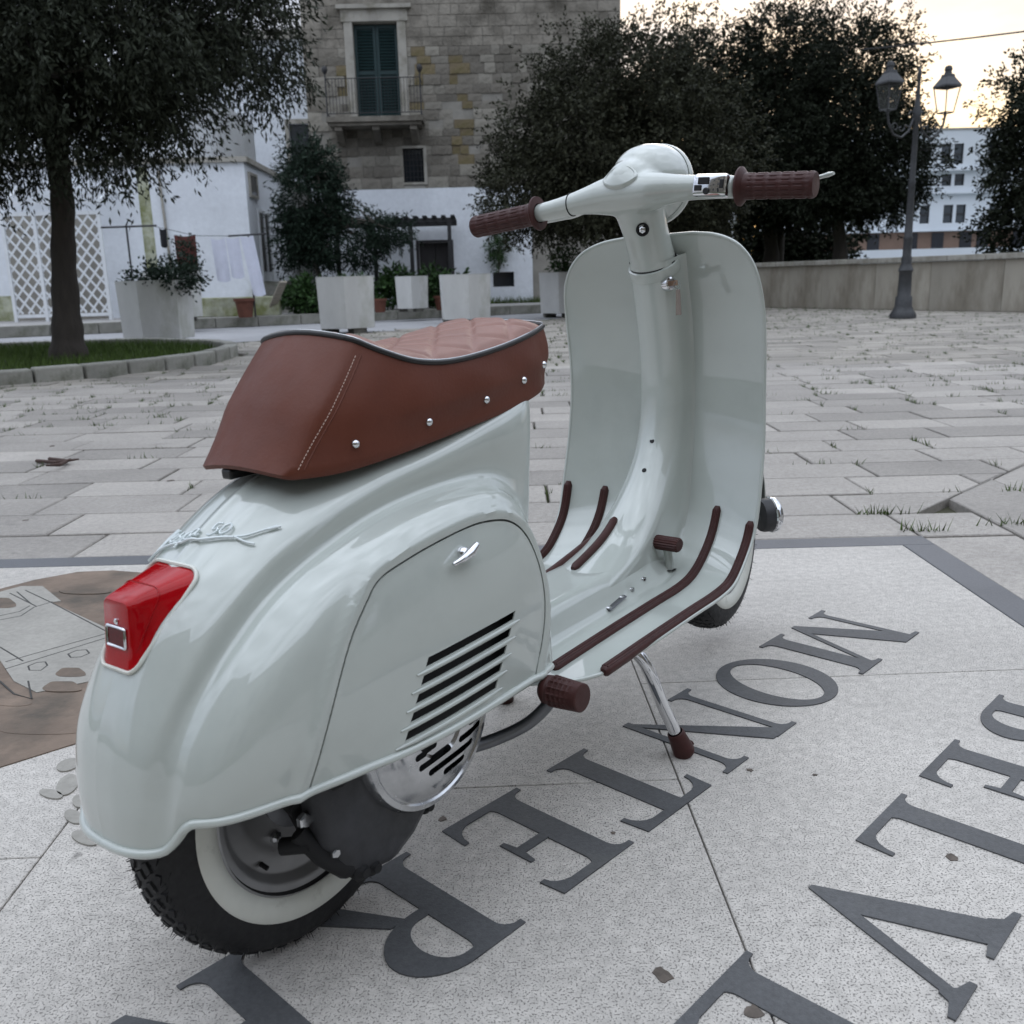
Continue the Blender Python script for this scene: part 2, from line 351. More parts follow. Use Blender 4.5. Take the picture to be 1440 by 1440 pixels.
# rolled lower edge
edge = [tuple(p) for p in GR[0][::-1]]; tail = [(p[0], -p[1], p[2]) for p in edge[::-1]]
mb = MB()
for s_ in (1, -1):
    path = [(p[0]-.001, p[1]*s_, p[2]+.0015) for p in (-GR[0]*np.array([-1, 1, -1]))][0:]
    side = [(p[0], abs(p[1])*s_*1.003, p[2]+.0015) for p in GR[:150, -1]]
    path = path+side[2:] if True else path
    keep = [path[0]]
    for p in path[1:]:
        if (Vector(p)-Vector(keep[-1])).length > .006: keep.append(p)
    mb.tube(keep, .0050, n=8)
mb.build('rolled_edge', 'paint', body, 60)
# louvre ribs and the cover's latch
for i in range(5):
    ua, ub, wt = LOUV[i]; w0 = wt-.0142
    p0, p1 = [], []
    pts = []
    for t in np.linspace(0, 1, 14):
        uu = lerp(ua-.020, ub+.006, t); hit, nn = on_body((uu, -.4, w0), (0, 1, 0))
        if uu < .31: pts.append(hit+Vector((0, -.0005, 0)))
    rr = [.0030*min(1, .35+k*.4, .35+(len(pts)-1-k)*.4) for k in range(len(pts))]
    MB().tube(pts, rr, n=8).build('louvre_rib', 'paint', panel, 60)
hit, nn = on_body((.150, -.4, .474), (0, 1, 0))
lt = MB(); bdir = Vector((1, 0, .22)).normalized()
lt.tube([hit-bdir*.024+Vector((0, -.009, 0)), hit-bdir*.010+Vector((0, -.012, 0)), hit+bdir*.004+Vector((0, -.013, .001)), hit+bdir*.018+Vector((0, -.011, .003))], [.0026, .0042, .0062, .0048], n=10)
lt.lathe([(.008, 0), (.008, .006), (.005, .011)], hit+Vector((.003, 0.001, 0)), (0, -1, 0), 14)
lt.build('latch', 'chrome', panel, 40)

# ---------------------------------------------------------------- script badge across the spine
SCR = [  # strokes in (along, up), centimetres
 [(0.4,0.3),(0.9,1.9),(1.6,2.7),(1.9,2.3),(1.3,1.0),(0.9,0.1)], [(0.9,0.1),(1.5,0.7),(2.3,1.9),(2.7,2.2)],
 [(2.1,.9),(2.8,1.2),(2.9,1.6),(2.5,1.6),(2.3,.9),(2.7,.5),(3.3,.9)], [(3.3,.9),(3.8,1.7),(3.6,1.2),(4.0,.7),(3.6,.4),(3.2,.5)], [(4.0,.7),(4.6,1.4),(4.3,.2),(4.2,-.6)], [(4.5,1.0),(5.0,1.5),(5.3,1.1),(5.0,.5),(4.5,.6)], [(5.2,.6),(5.8,1.4),(6.3,1.4),(5.9,1.5),(5.5,1.0),(5.8,.5),(6.2,.9),(6.4,1.4),(6.3,.6),(6.8,.7)],
 [(8.6,2.3),(7.9,2.3),(7.8,1.5),(8.4,1.6),(8.5,1.1),(8.1,.7),(7.6,.8)], [(9.5,2.3),(9.1,1.9),(9.0,1.2),(9.4,.8),(9.9,1.2),(9.9,1.9),(9.5,2.3)],
 [(11.0,.6),(12.0,1.0),(13.2,2.2),(13.9,3.0)], [(13.4,2.3),(14.2,3.1)], [(11.0,.6),(12.4,.2),(13.3,.2)],
 [(-.4,-.6),(1.2,-.1),(3.2,.05),(5.4,.05),(8.2,.15),(11.0,.5)]]
bd = MB(); up_ = Vector((.86, 0, .51)); nrm_ = Vector((-.51, 0, .86))
def badge_pt(a, b, off):
    a, b = a*.01, b*.01
    base = Vector((-.096, .060-a*.98, .520))+up_*(b*1.02+a*.30); h, n = on_body(base+nrm_*.08, -nrm_)
    return h+nrm_*off
for st_ in SCR:
    d = crom(np.array(st_), 5) if len(st_) > 2 else np.array([lerp(np.array(st_[0]), np.array(st_[1]), t) for t in (0, .5, 1)])
    rad = .0017 if st_ is SCR[-1] else .00135
    bd.tube([badge_pt(a, b, .0034) for a, b in d], rad, n=6)
bd.build('script_badge', 'paint_badge', S, 50)

# ---------------------------------------------------------------- tail light
tl = empty('tail_light'); tl.parent = S
def ring_at(pts): return [tuple(p) for p in pts]
def rrect(hw, z0, z1, k, n=5):
    """rounded rectangle in (v,t), ccw"""
    P = []
    for (cx_, cz_, a) in ((hw-k, z1-k, 0), (-hw+k, z1-k, 90), (-hw+k, z0+k, 180), (hw-k, z0+k, 270)):
        P += arc((cx_, cz_), k, R(a), R(a+90), n)
    return P
base_o = Vector((-.184, 0, .424)); along = Vector((.080, 0, .086)); L_al = along.length; along.normalize(); outn = Vector((-along.z, 0, along.x))
def on_skin(v, t, off):
    p = base_o+along*t+Vector((0, v, 0)); h, n = on_body(p+outn*.09, -outn); return h+outn*off
def light_ring(frac):       # 0 skin .. 1 back face
    lo = rrect(.043, .0, L_al, .016); hi = rrect(.0235, .0, .052, .008); P = []
    for (a, b), (c, d) in zip(lo, hi):
        wt = .60+.40*(b/L_al); skin = on_skin(a*(.72+.28*min(1, b/(L_al*.75))), b, .001)
        back = Vector((-.181+.006*d/.052, c, .444+d*.98)); f = frac
        P.append(skin.lerp(back, f))
    return P
rings = [light_ring(t) for t in (0, .12, .35, .62, .80, .93, 1.0)]
def shrink(ring, k): c = sum(ring, Vector())/len(ring); return [c+(p-c)*k for p in ring]
rings[5] = shrink(light_ring(.97), .985); rings[6] = shrink(light_ring(1.0), .94)
mb = MB(); mb.grid([[tuple(p) for p in r] for r in rings], close_v=True, flip=True); nb = len(mb.v)
mb.f.append(tuple(range(nb-len(rings[0]), nb))[::-1])
mb.build('lens', 'lens_red', tl, 35, recalc=True)
mb = MB(); r0 = light_ring(0); c0 = sum(r0, Vector())/len(r0)
mb.tube([c0+(p-c0)*1.03+outn*.0005 for p in r0]+[c0+(r0[0]-c0)*1.03+outn*.0005], .0023, n=6); mb.build('gasket', 'whitewall', tl, 60)
# moulding line round the lens
rm = light_ring(.55); mb = MB(); mb.tube([p+(p-sum(rm, Vector())/len(rm)).normalized()*.0004 for p in rm[:13]], .0009, n=6); mb.build('mould_line', 'lens_red', tl, 60)
bf = lambda c, d, o: Vector((-.181+.006*d/.052-o, c, .444+d*.98))
win = rrect(.0165, .003, .0235, .002, 3)
mb = MB(); mb.tube([bf(a, b, .0012) for a, b in win+[win[0]]], .0018, n=6); mb.build('window_frame', 'chrome', tl, 60)
mb = MB(); n_ = len(win); mb.add([bf(a, b, .0012) for a, b in win], [tuple(range(n_))]); mb.build('licence_window', 'lens_dark_red', tl)
mb = MB(); mb.lathe([(.0034, 0), (.0034, .0012), (.0022, .0022)], bf(0, .029, -.0005), (-1, 0, 0), 12); mb.build('screw', 'chrome', tl, 40)

# ---------------------------------------------------------------- seat
seat = empty('seat'); seat.parent = S
PIP = crom(np.array([(.108,.079,.724),(.138,.099,.706),(.185,.108,.690),(.250,.110,.6845),(.340,.107,.690),(.420,.099,.700),(.478,.082,.708)]), 14)  # u, half width, w
def pip(t):
    k = t*(len(PIP)-1); i = min(int(k), len(PIP)-2); return lerp(PIP[i], PIP[i+1], k-i)
BOT = crom(np.array([(-.006,.076,.590),(.05,.096,.588),(.12,.107,.592),(.24,.110,.601),(.36,.108,.612),(.43,.100,.621),(.472,.082,.627)]), 14)
def loop_of(C, nf=9, rr=.02):
    """closed loop around the seat: right side rear->front, front edge, left side front->rear, rear edge"""
    C = np.array(C); right = [(c[0], -c[1], c[2]) for c in C]; a = C[-1]; b = C[0]
    front = [(a[0]+.012*math.sin(math.pi*t), lerp(-a[1], a[1], t), a[2]+.004*math.sin(math.pi*t)) for t in np.linspace(0, 1, nf)[1:-1]]
    rear = [(b[0]-.010*math.sin(math.pi*t), lerp(b[1], -b[1], t), b[2]+.010*math.sin(math.pi*t)) for t in np.linspace(0, 1, nf)[1:-1]]
    P = np.array(right+front+[(c[0], c[1], c[2]) for c in C[::-1]]+rear)
    for _ in range(3): P = .5*P+.25*np.roll(P, 1, 0)+.25*np.roll(P, -1, 0)
    return P
LP, LB = loop_of(PIP), loop_of(BOT)
rows = []
for t in np.linspace(0, 1, 15):
    row = LB*(1-t)+LP*t
    c = np.array([.22, 0, 0]); d = row-c; d[:, 2] = 0; d /= np.linalg.norm(d, axis=1)[:, None]
    bul = .0075*math.sin(math.pi*t)-.0035*math.sin(math.pi*min(1, t*2.2))*(t < .45)
    wob = .0012*np.sin(np.arange(len(row))*.37+t*4)*math.sin(math.pi*t)
    rows.append(row+d*(bul+wob)[:, None])
low = LB.copy(); d = LB-np.array([.22, 0, 0]); d[:, 2] = 0; d /= np.linalg.norm(d, axis=1)[:, None]
rows = [LB-d*.012+np.array([0, 0, -.002]), LB-d*.003+np.array([0, 0, -.005])]+rows
mb = MB(); mb.grid(np.array(rows), close_v=True, flip=True); mb.build('side_skirt', 'leather', seat, 60, recalc=True)
mbb = MB(); nl_ = len(LB); mbb.add([tuple(p-dd_*.010+np.array([0, 0, -.001])) for p, dd_ in zip(LB, d)]+[(.23, 0, .598)], [(i, (i+1) % nl_, nl_) for i in range(nl_)]); mbb.build('seat_base', 'black_plastic', seat)
SK_BVH = BVHTree.FromPolygons([Vector(p) for p in mb.v], mb.f)
mb = MB(); mb.tube([tuple(p) for p in LP]+[tuple(LP[0])], .0034, n=8); mb.build('piping', 'piping', seat, 60)
mb = MB(); mb.tube([tuple(p+np.array([0, 0, .0034])) for p in LP]+[tuple(LP[0]+np.array([0, 0, .0034]))], .0008, n=5); mb.build('piping_stitch', 'chrome_worn', seat, 60)
# quilted cushion
nu, nv = 150, 72; Gs = np.zeros((nu+1, nv+1, 3))
for i in range(nu+1):
    t = i/nu; c = pip(t); endr = min(1, math.sqrt(max(0, 1-(1-min(t, 1-t)*22)**2)) if min(t, 1-t) < 1/22 else 1)
    hw = c[1]*(.86+.14*endr)-.001
    for j in range(nv+1):
        s_ = -1+2*j/nv; v = s_*hw; e = min(1-abs(s_), 1.0)
        cr_ = .019*(1-abs(s_)**3.4)*min(1, (min(t, 1-t)*7))**.6
        u = c[0]+(.012*(1-s_*s_) if t > .98 else 0)*(t-.98)/.02
        a = (u-.1)/.078+v/.066; b = (u-.1)/.078-v/.066
        da = abs(a-round(a)); db = abs(b-round(b)); g = min(da, db)*.066*.75
        q = .0042*(1-math.exp(-(g/.0042)**1.6))*min(1, e*9)*min(1, min(t, 1-t)*14)
        Gs[i, j] = (u, v, c[2]+cr_+q-.001)
mb = MB(); mb.grid(Gs); mb.build('quilted_cushion', 'leather_top', seat, 179)
# seam stitching down the rear corners, rivets along the skirt
for s_ in (-1, 1):
    mb = MB()
    for k in range(34):
        t = k/34; p = Vector((lerp(.100, .004, t), 0, lerp(.706, .594, t))); vv = lerp(.089, .083, t)
        for dt in (0, .55):
            pass
        hit = SK_BVH.ray_cast(Vector((p.x+.004, s_*.3, p.z)), Vector((0, -s_, 0)))[0]; t2 = t+.018
        hit2 = SK_BVH.ray_cast(Vector((lerp(.100, .004, t2)+.004, s_*.3, lerp(.706, .594, t2))), Vector((0, -s_, 0)))[0]
        if hit and hit2: mb.tube([hit+Vector((0, s_*.0004, 0)), hit2+Vector((0, s_*.0004, 0))], .0006, n=4)
    if mb.v: mb.build('seam_stitching', 'thread', seat)
    mb = MB(); seam = []
    for t in np.linspace(0, 1, 20):
        hit = SK_BVH.ray_cast(Vector((lerp(.104, .009, t)+.006, s_*.3, lerp(.706, .594, t))), Vector((0, -s_, 0)))[0]
        if hit: seam.append(hit)
    if len(seam) > 3: mb.tube(seam, .0012, n=5); mb.build('seam_fold', 'leather', seat, 60)
RV = [(.077, .612), (.186, .619), (.297, .629), (.385, .642), (.449, .655)]
for s_ in (-1, 1):
    for (u, w) in RV:
        hit, nn, _, _ = SK_BVH.ray_cast(Vector((u, s_*.3, w)), Vector((0, -s_, 0)))
        if hit:
            nn = Vector((0, s_, 0)); mb = MB(); mb.lathe([(.0052, -.001), (.0052, .0008), (.0046, .0028), (.0026, .0044), (.0001, .0048)], hit, nn, 14); mb.build('rivet', 'chrome', seat, 60)
mb = MB(); mb.box((.010, .022, .586), (.040, .018, .012)); mb.build('hinge_catch', 'black_plastic', seat, bevel=.003)
# ---------------------------------------------------------------- floor and leg shield
PRF = crom(np.array([(.330,.222,.130),(.365,.222,.165),(.400,.222,.188),(.440,.222,.198),(.55,.222,.203),(.68,.221,.205),(.78,.220,.206),(.84,.229,.207),(.895,.256,.208),(.935,.292,.210),(.962,.340,.211),(.980,.400,.210),(.994,.460,.208),(1.002,.530,.205),(1.004,.600,.205),(.998,.680,.206),(.988,.735,.201),(.982,.772,.188),(.977,.797,.168),(.974,.812,.144),(.972,.822,.112),(.971,.827,.070)]), 7)
def shield_point(c, s_):
    u0, w0, hw = c; v = s_*hw; k = (v/.2)**2; up = float(sstep(.22, .36, w0))
    u = u0-.034*k*up-.020*k*float(sstep(.80, .92, u0))*(1-up); w = w0
    tun = (1-float(sstep(.045, .088, abs(v))))*.050*(1-float(sstep(.78, .92, u0)))
    w += tun
    # turned rim
    return (u, v, w)
tt = np.concatenate([[-1.0], np.linspace(-.985, .985, 61), [1.0]])
Gf = np.array([[shield_point(c, s_) for s_ in tt] for c in PRF])
mb = MB(); mb.grid(Gf, flip=True); me = mb.mesh('tmp'); tmp = bpy.data.objects.new('tmp', me); COL.objects.link(tmp)
sm = tmp.modifiers.new('s', 'SOLIDIFY'); sm.thickness = .0022; sm.offset = -1
me = apply_mods(tmp); bpy.data.objects.remove(tmp)
shield = link('leg_shield', me, 'paint', S, 40)
FLOOR_BVH = BVHTree.FromPolygons([Vector(p) for p in mb.v], mb.f)
rim = [tuple(p) for p in Gf[8:, 0]]+[tuple(p) for p in Gf[-1, 1:-1]]+[tuple(p) for p in Gf[8:, -1][::-1]]
mb = MB(); mb.tube(rim, .0034, n=8); mb.build('shield_edging', 'paint', shield, 60)
# under-floor edge flange
# steering column cover flowing down into the tunnel
COLP = crom(np.array([(.56,.255,.066,.03),(.66,.276,.064,.035),(.745,.300,.060,.05),(.800,.330,.056,.06),(.850,.370,.052,.07),(.895,.420,.048,.075),(.926,.478,.046,.07),(.938,.545,.0445,.06),(.936,.610,.044,.06),(.926,.680,.0435,.06),(.915,.735,.043,.06),(.905,.778,.043,.06)]), 6)
rows = []
for i, c in enumerate(COLP):
    t = COLP[min(i+1, len(COLP)-1)][:2]-COLP[max(i-1, 0)][:2]; t = t/np.linalg.norm(t); n_ = np.array([t[1], -t[0]]); a, dep = c[2], c[3]; row = []
    for s_ in np.linspace(-1, 1, 33):
        x = abs(s_)
        if x < .72: q = x/.72; v = a*math.sin(q*math.pi/2)*1.0; off = dep*.62*(1-math.cos(q*math.pi/2))
        else:
            q = (x-.72)/.28; v = a+.030*q*q*1.1; o0 = dep*.62
            h_ = FLOOR_BVH.ray_cast(Vector((c[0], math.copysign(a+.022, s_), c[1])), Vector((n_[0], 0, n_[1])))
            o1 = min(h_[3] if h_[0] else .1, .14)+.0006; off = lerp(o0, max(o1, o0*.6), float(sstep(0, .62, q)))
        row.append((c[0]+n_[0]*off, math.copysign(v, s_), c[1]+n_[1]*off))
    rows.append(row)
mb = MB(); mb.grid(np.array(rows)); cc = mb.build('column_cover', 'paint', shield, 179, recalc=False)
CC_BVH = BVHTree.FromPolygons([Vector(p) for p in mb.v], mb.f)
for (u, w) in ((.70, .455), (.70, .405)):
    hit, nn, _, _ = CC_BVH.ray_cast(Vector((u, -.004, w)), Vector((1, 0, 0)))
    if hit: mb = MB(); mb.lathe([(.0045, -.002), (.0045, .0006)], hit, (-.75, 0, .66), 14); mb.build('bolt_hole', 'engine_black', cc)
# rubber floor strips
def strip(pts, r=.0085, name='floor_strip'):
    P = []
    for u, v, up in pts:
        if up:  o, d = Vector((u-.2, v, up)), Vector((1, 0, -.35))
        else:   o, d = Vector((u, v, .6)), Vector((0, 0, -1))
        P.append((u, v, up))
    return P
def rail(v_of, s0, s1, name='floor_strip', r=.0085):
    """follow the floor sheet between two profile indices"""
    pts = []; nrs = []; cs = [PRF[k] for k in range(s0, s1+1)]
    for k in range(s0, s1+1):
        c = PRF[k]; v = v_of((k-s0)/(s1-s0)); p = Vector(shield_point(c, v/c[2])); q = Vector(shield_point(PRF[min(k+1, len(PRF)-1)], v/PRF[min(k+1, len(PRF)-1)][2])); q0 = Vector(shield_point(PRF[k-1], v/PRF[k-1][2]))
        t = (q-q0).normalized(); n_ = Vector((-t.z, 0, t.x)); pts.append(p+n_*.003); nrs.append(n_)
    rs = [r*(.55 if k in (0, len(pts)-1) else 1) for k in range(len(pts))]
    mb = MB(); mb.tube(pts, rs, n=10)
    for off in (-.0042, 0, .0042): mb.tube([p+n_*(r*math.sqrt(1-(off/r)**2))+Vector((0, off, 0)) for p, n_ in zip(pts, nrs)][1:-1], r*.17, n=5)
    return mb.build(name, 'rubber_brown', shield, 60)
def idx_u(u): return int(np.argmin([abs(c[0]-u)+(10 if c[1] > .4 else 0) for c in PRF]))
def idx_w(w): return int(np.argmin([abs(c[1]-w) if c[0] > .8 else 9 for c in PRF]))
rail(lambda t: -.1965-.004*t, idx_u(.415), idx_w(.318))
rail(lambda t: -.128+.004*t, idx_u(.385), idx_w(.330))
rail(lambda t: .1965+.004*t, idx_u(.415), idx_w(.355))
rail(lambda t: .128-.004*t, idx_u(.385), idx_w(.352))
def tunnel_rail(v, u0, u1):
    pts = []
    for u in np.linspace(u0, u1, 22):
        hits = [b.ray_cast(Vector((u, v, .7)), Vector((0, 0, -1)))[0] for b in (FLOOR_BVH, CC_BVH)]; hits = [h for h in hits if h]
        pts.append(max(hits, key=lambda h: h.z)+Vector((0, 0, .002)))
    for _ in range(4): pts = [pts[0]]+[(pts[i-1]+pts[i]*2+pts[i+1])/4 for i in range(1, len(pts)-1)]+[pts[-1]]
    MB().tube(pts, [.005]+[.008]*(len(pts)-2)+[.005], n=10).build('floor_strip', 'rubber_brown', shield, 60)
tunnel_rail(.058, .55, .835); tunnel_rail(.012, .655, .800)
# floor bolts and plate
def floor_at(u, v): return FLOOR_BVH.ray_cast(Vector((u, v, .6)), Vector((0, 0, -1)))[0]
mb = MB(); a, b = floor_at(.615, -.078), floor_at(.675, -.074)
mb.tube([a+Vector((0, 0, .001)), a.lerp(b, .5)+Vector((0, 0, .001)), b+Vector((0, 0, .001))], .008, n=12, flat=((0, 0, 1), .35)); mb.build('floor_plate', 'steel', shield, 40)
for u, v in ((.622, -.078), (.668, -.075), (.705, -.073), (.752, -.070)):
    p = floor_at(u, v); mb = MB(); mb.lathe([(.006, 0), (.006, .004), (.003, .0055)], p, (0, 0, 1), 10); mb.build('floor_bolt', 'chrome_worn', shield, 40)
# brake pedal
bp = empty('brake_pedal'); bp.parent = S; p = floor_at(.835, -.076)
mb = MB(); mb.tube([p+Vector((.004, 0, -.02)), p+Vector((.004, 0, .02)), p+Vector((-.004, 0, .048))], [.0085, .008, .0075], n=12); mb.build('pedal_arm', 'paint', bp, 60)
mb = MB(); mb.lathe([(.011, 0), (.013, .0008)], p+Vector((.004, 0, -.0005)), (0, 0, 1), 20); mb.build('floor_grommet', 'engine_black', bp)
rib = [(.0165 if k % 2 else .0148) for k in range(36)]
mb = MB(); c = p+Vector((-.006, 0, .052)); ax = Vector((0.05, 1, 0)).normalized()
P = [[tuple(c+ax*h+(Vector((math.cos(2*math.pi*k/36), 0, math.sin(2*math.pi*k/36)*.8)))*rib[k]*sc) for k in range(36)] for h, sc in ((-.028, .0), (-.028, .86), (-.025, 1), (.025, 1), (.028, .86), (.028, 0))]
mb.grid(P, close_v=True, flip=True); mb.build('pedal_rubber', 'rubber_brown', bp, 30)

# ---------------------------------------------------------------- steering head
AXD = Vector((-.42, 0, .907)).normalized(); AX0 = Vector((.945, 0, .785))
steer = empty('handlebar'); steer.parent = S
mb = MB()
sec = [(.182,.847,.881,.0165,.0165),(.14,.849,.886,.018,.0178),(.105,.851,.891,.0205,.0200),(.075,.856,.895,.026,.0245),(.048,.865,.898,.037,.031),(.022,.875,.899,.047,.036),(0,.878,.899,.050,.037),(-.022,.875,.899,.047,.036),(-.048,.866,.899,.038,.032),(-.075,.861,.899,.028,.0265),(-.105,.861,.898,.0225,.022),(-.14,.863,.896,.0198,.0198),(-.200,.867,.891,.0182,.0182)]
sec = crom(np.array(sec), 4)
P = [[(c[1]+c[3]*math.cos(a), c[0], c[2]+c[4]*math.sin(a)) for a in np.linspace(0, 2*math.pi, 28, endpoint=False)] for c in sec]
b0 = len(mb.v); mb.grid(P, close_v=True); mb.f.append(tuple(b0+j for j in range(28))[::-1]); nn_ = len(mb.v); mb.f.append(tuple(range(nn_-28, nn_)))
HL_AX = Vector((.985, 0, -.17)).normalized(); HL0 = Vector((.882, 0, .930))
mb.lathe([(.001, -.026), (.020, -.022), (.037, -.009), (.050, .009), (.060, .032), (.0660, .056), (.0685, .076), (.0685, .086), (.001, .086)], HL0, HL_AX, 40, caps=False)
mb.lathe([(.001, -.055), (.018, -.050), (.034, -.036), (.046, -.014), (.052, .02), (.050, .06), (.001, .06)], HL0+Vector((0, 0, -.018)), HL_AX, 40, caps=False)
mb.lathe([(.001, -.004), (.0425, -.004), (.0405, .02), (.0405, .06), (.044, .095), (.050, .125), (.001, .125)], AX0, AXD, 32, caps=False)
me = mb.mesh('tmp'); tmp = bpy.data.objects.new('tmp', me); COL.objects.link(tmp)
rm = tmp.modifiers.new('r', 'REMESH'); rm.mode = 'VOXEL'; rm.voxel_size = .0026; rm.use_smooth_shade = True
s2 = tmp.modifiers.new('c', 'SMOOTH'); s2.factor = .5; s2.iterations = 30
me = apply_mods(tmp); bpy.data.objects.remove(tmp)
hd = link('headset', me, 'paint', steer, 179)
HD_BVH = BVHTree.FromPolygons([v.co.copy() for v in me.vertices], [tuple(p.vertices) for p in me.polygons])
# headlight ring and glass
mb = MB(); mb.lathe([(.0690, .079), (.0712, .082), (.0718, .087), (.0708, .092), (.0665, .095), (.064, .094)], HL0, HL_AX, 48, caps=False); mb.build('headlight_ring', 'paint', steer, 60)
mb = MB(); mb.lathe([(.0655, .092), (.063, .099), (.050, .106), (.028, .111), (.001, .113)], HL0, HL_AX, 40, caps=False); mb.build('headlight_glass', 'glass', steer, 60)
# oval blanking plate, following the casting
pn = Vector((-.62, 0, .785)).normalized(); pu = Vector((.785, 0, .62)).normalized(); pc = Vector((.846, 0, .914)); P = []
def plate_pt(a_, rr_, off):
    q = pc+Vector((0, 1, 0))*math.cos(a_)*.033*rr_+pu*math.sin(a_)*.019*rr_; h_ = HD_BVH.ray_cast(q+pn*.1, -pn); return (h_[0] if h_[0] else q)+pn*off
flat_z = sum(((plate_pt(2*math.pi*k/24, .6, 0)-pc).dot(pn) for k in range(24)), 0)/24
for rr_, off in ((1.02, -.004), (1, .0014), (.95, .0026), (.88, .0026), (.83, .0012), (.4, .0014), (.01, .0014)):
    row = []
    for k in range(36):
        p_ = plate_pt(2*math.pi*k/36, rr_, off); row.append(tuple(p_-pn*((p_-pc).dot(pn)-off-flat_z)*.35))
    P.append(row)
mb = MB(); mb.grid(P, close_v=True, flip=True); mb.build('speedometer_blank', 'paint', steer, 40, recalc=True)
# clamp bolt
h = HD_BVH.ray_cast(AX0+AXD*.058+Vector((-.3, -.018, 0)), Vector((1, 0, 0))); hp = h[0]+Vector((-.004, -.002, 0)); hn = Vector((-.85, -.35, -.1)).normalized()
mb = MB(); mb.lathe([(.0115, -.003), (.0115, .0012), (.0085, .0016), (.0082, -.002)], hp, hn, 24); mb.build('bolt_seal', 'rubber_black', steer, 40)
mb = MB(); mb.lathe([(.0062, -.002), (.0062, .0025), (.0035, .0042), (.0001, .0046)], hp, hn, 6); mb.build('clamp_bolt', 'chrome', steer, 30)
# collar where the column meets the steering head
mb = MB(); mb.lathe([(.043, -.026), (.0475, -.024), (.0485, -.014), (.0475, -.006), (.043, -.005)], AX0, AXD, 40, caps=False); mb.build('column_collar', 'paint', shield, 50)
mb = MB(); mb.lathe([(.042, -.006), (.0437, -.005), (.0437, -.003), (.042, -.003)], AX0, AXD, 40); mb.build('dust_seal', 'rubber_black', steer)
# grips
def grip(a, b, name='grip'):
    a, b = Vector(a), Vector(b); ax = (b-a).normalized(); Lg = (b-a).length; ref = Vector((0, 0, 1)); e1 = (ref-ax*ref.dot(ax)).normalized(); e2 = ax.cross(e1); n = 64
    prof = [(.0175, 0), (.030, .001), (.0305, .004), (.027, .007), (.0212, .011), (.0205, .018)]
    hs = list(np.linspace(.02, Lg-.006, 34)); rows = []
    for r_, h_ in prof: rows.append([tuple(a+ax*h_+(e1*math.cos(2*math.pi*k/n)+e2*math.sin(2*math.pi*k/n))*r_) for k in range(n)])
    for i, h_ in enumerate(hs):
        groove = (i % 7 == 3)
        rows.append([tuple(a+ax*h_+(e1*math.cos(2*math.pi*k/n)+e2*math.sin(2*math.pi*k/n))*(.0190 if (groove or k % 4 == 0) else .0205)) for k in range(n)])
    for r_, h_ in ((.0205, Lg-.004), (.0185, Lg), (.0001, Lg+.0005)): rows.append([tuple(a+ax*h_+(e1*math.cos(2*math.pi*k/n)+e2*math.sin(2*math.pi*k/n))*r_) for k in range(n)])
    mb = MB(); mb.grid(rows, close_v=True, flip=True); return mb.build(name, 'rubber_brown', steer, 40)
grip((.867, -.203, .891), (.873, -.326, .882)); grip((.847, .178, .8815), (.841, .327, .868))
mb = MB(); mb.lathe([(.0205, 0), (.0208, .001), (.0205, .002)], (.851, .107, .8905), (0, 1, -.05), 28); mb.build('twistgrip_seam', 'engine_black', steer)
# levers
for s_, pts in ((-1, [(.880,-.120,.884),(.903,-.16,.884),(.912,-.22,.888),(.912,-.30,.893),(.905,-.342,.898)]), (1, [(.868,.10,.876),(.890,.14,.872),(.897,.20,.868),(.893,.28,.864),(.884,.322,.862)])):
    mb = MB(); mb.tube(crom(np.array(pts), 5), [.0075]*6+[.006]*8+[.0055]*5+[.0065, .0045], n=10, flat=((0, 0, 1), .6)); mb.build('brake_lever' if s_ < 0 else 'clutch_lever', 'paint', steer, 60)
# light switch
sw = empty('light_switch'); sw.parent = steer
a, b = Vector((.862, -.131, .8965)), Vector((.866, -.193, .8915)); ax = (b-a).normalized(); back = Vector((-.82, 0, .12)).normalized(); back = (back-ax*back.dot(ax)).normalized(); upw = ax.cross(back)*-1
rotm = Matrix((ax, back, upw)).transposed()
mb = MB(); mb.box((a+b)/2+back*.012, (.060, .024, .036), rotm); mb.build('housing', 'chrome', sw, 40, bevel=.006)
for off, upo, sz in ((-.010, .006, (.019, .003, .011)), (-.019, -.005, (.012, .003, .009)), (.021, .001, (.007, .003, .014))):
    mb = MB(); mb.box((a+b)/2+back*.0245+ax*off+upw*upo, sz, rotm); mb.build('rocker', 'black_plastic', sw, bevel=.0008)
mb = MB(); mb.lathe([(.0055, 0), (.0055, .002), (.004, .0032)], (a+b)/2+back*.0238+ax*-.004+upw*-.010, back, 16); mb.build('horn_button', 'black_plastic', sw, 40)
# ignition lock with key and tag
h = CC_BVH.ray_cast(Vector((.6, -.037, .742)), Vector((1, 0, 0))); hp = h[0] if h[0] else Vector((.915, -.037, .742)); ld = Vector((-.45, -.85, .05)).normalized()
lk = empty('ignition_lock'); lk.parent = S
mb = MB(); mb.lathe([(.0135, -.012), (.0135, .006), (.0115, .011), (.0085, .012)], hp, ld, 24); mb.build('barrel', 'chrome', lk, 40)
mb = MB(); mb.box(hp+ld*.020, (.002, .018, .009), Matrix((Vector((-.85, .45, 0)).normalized(), ld, Vector((0, 0, 1)))).transposed()); mb.build('key', 'key_metal', lk)
mb = MB(); c = hp+ld*.028; mb.tube([c+Vector((0, .006*math.cos(a), .006*math.sin(a)-.004)) for a in np.linspace(0, 2*math.pi, 15)], .0007, n=5); mb.build('key_ring', 'chrome_worn', lk)
mb = MB(); c2 = c+Vector((0, -.002, -.034)); mb.box(c2, (.003, .011, .045), None, .75); mb.build('key_tag', 'key_tag', lk, bevel=.001)
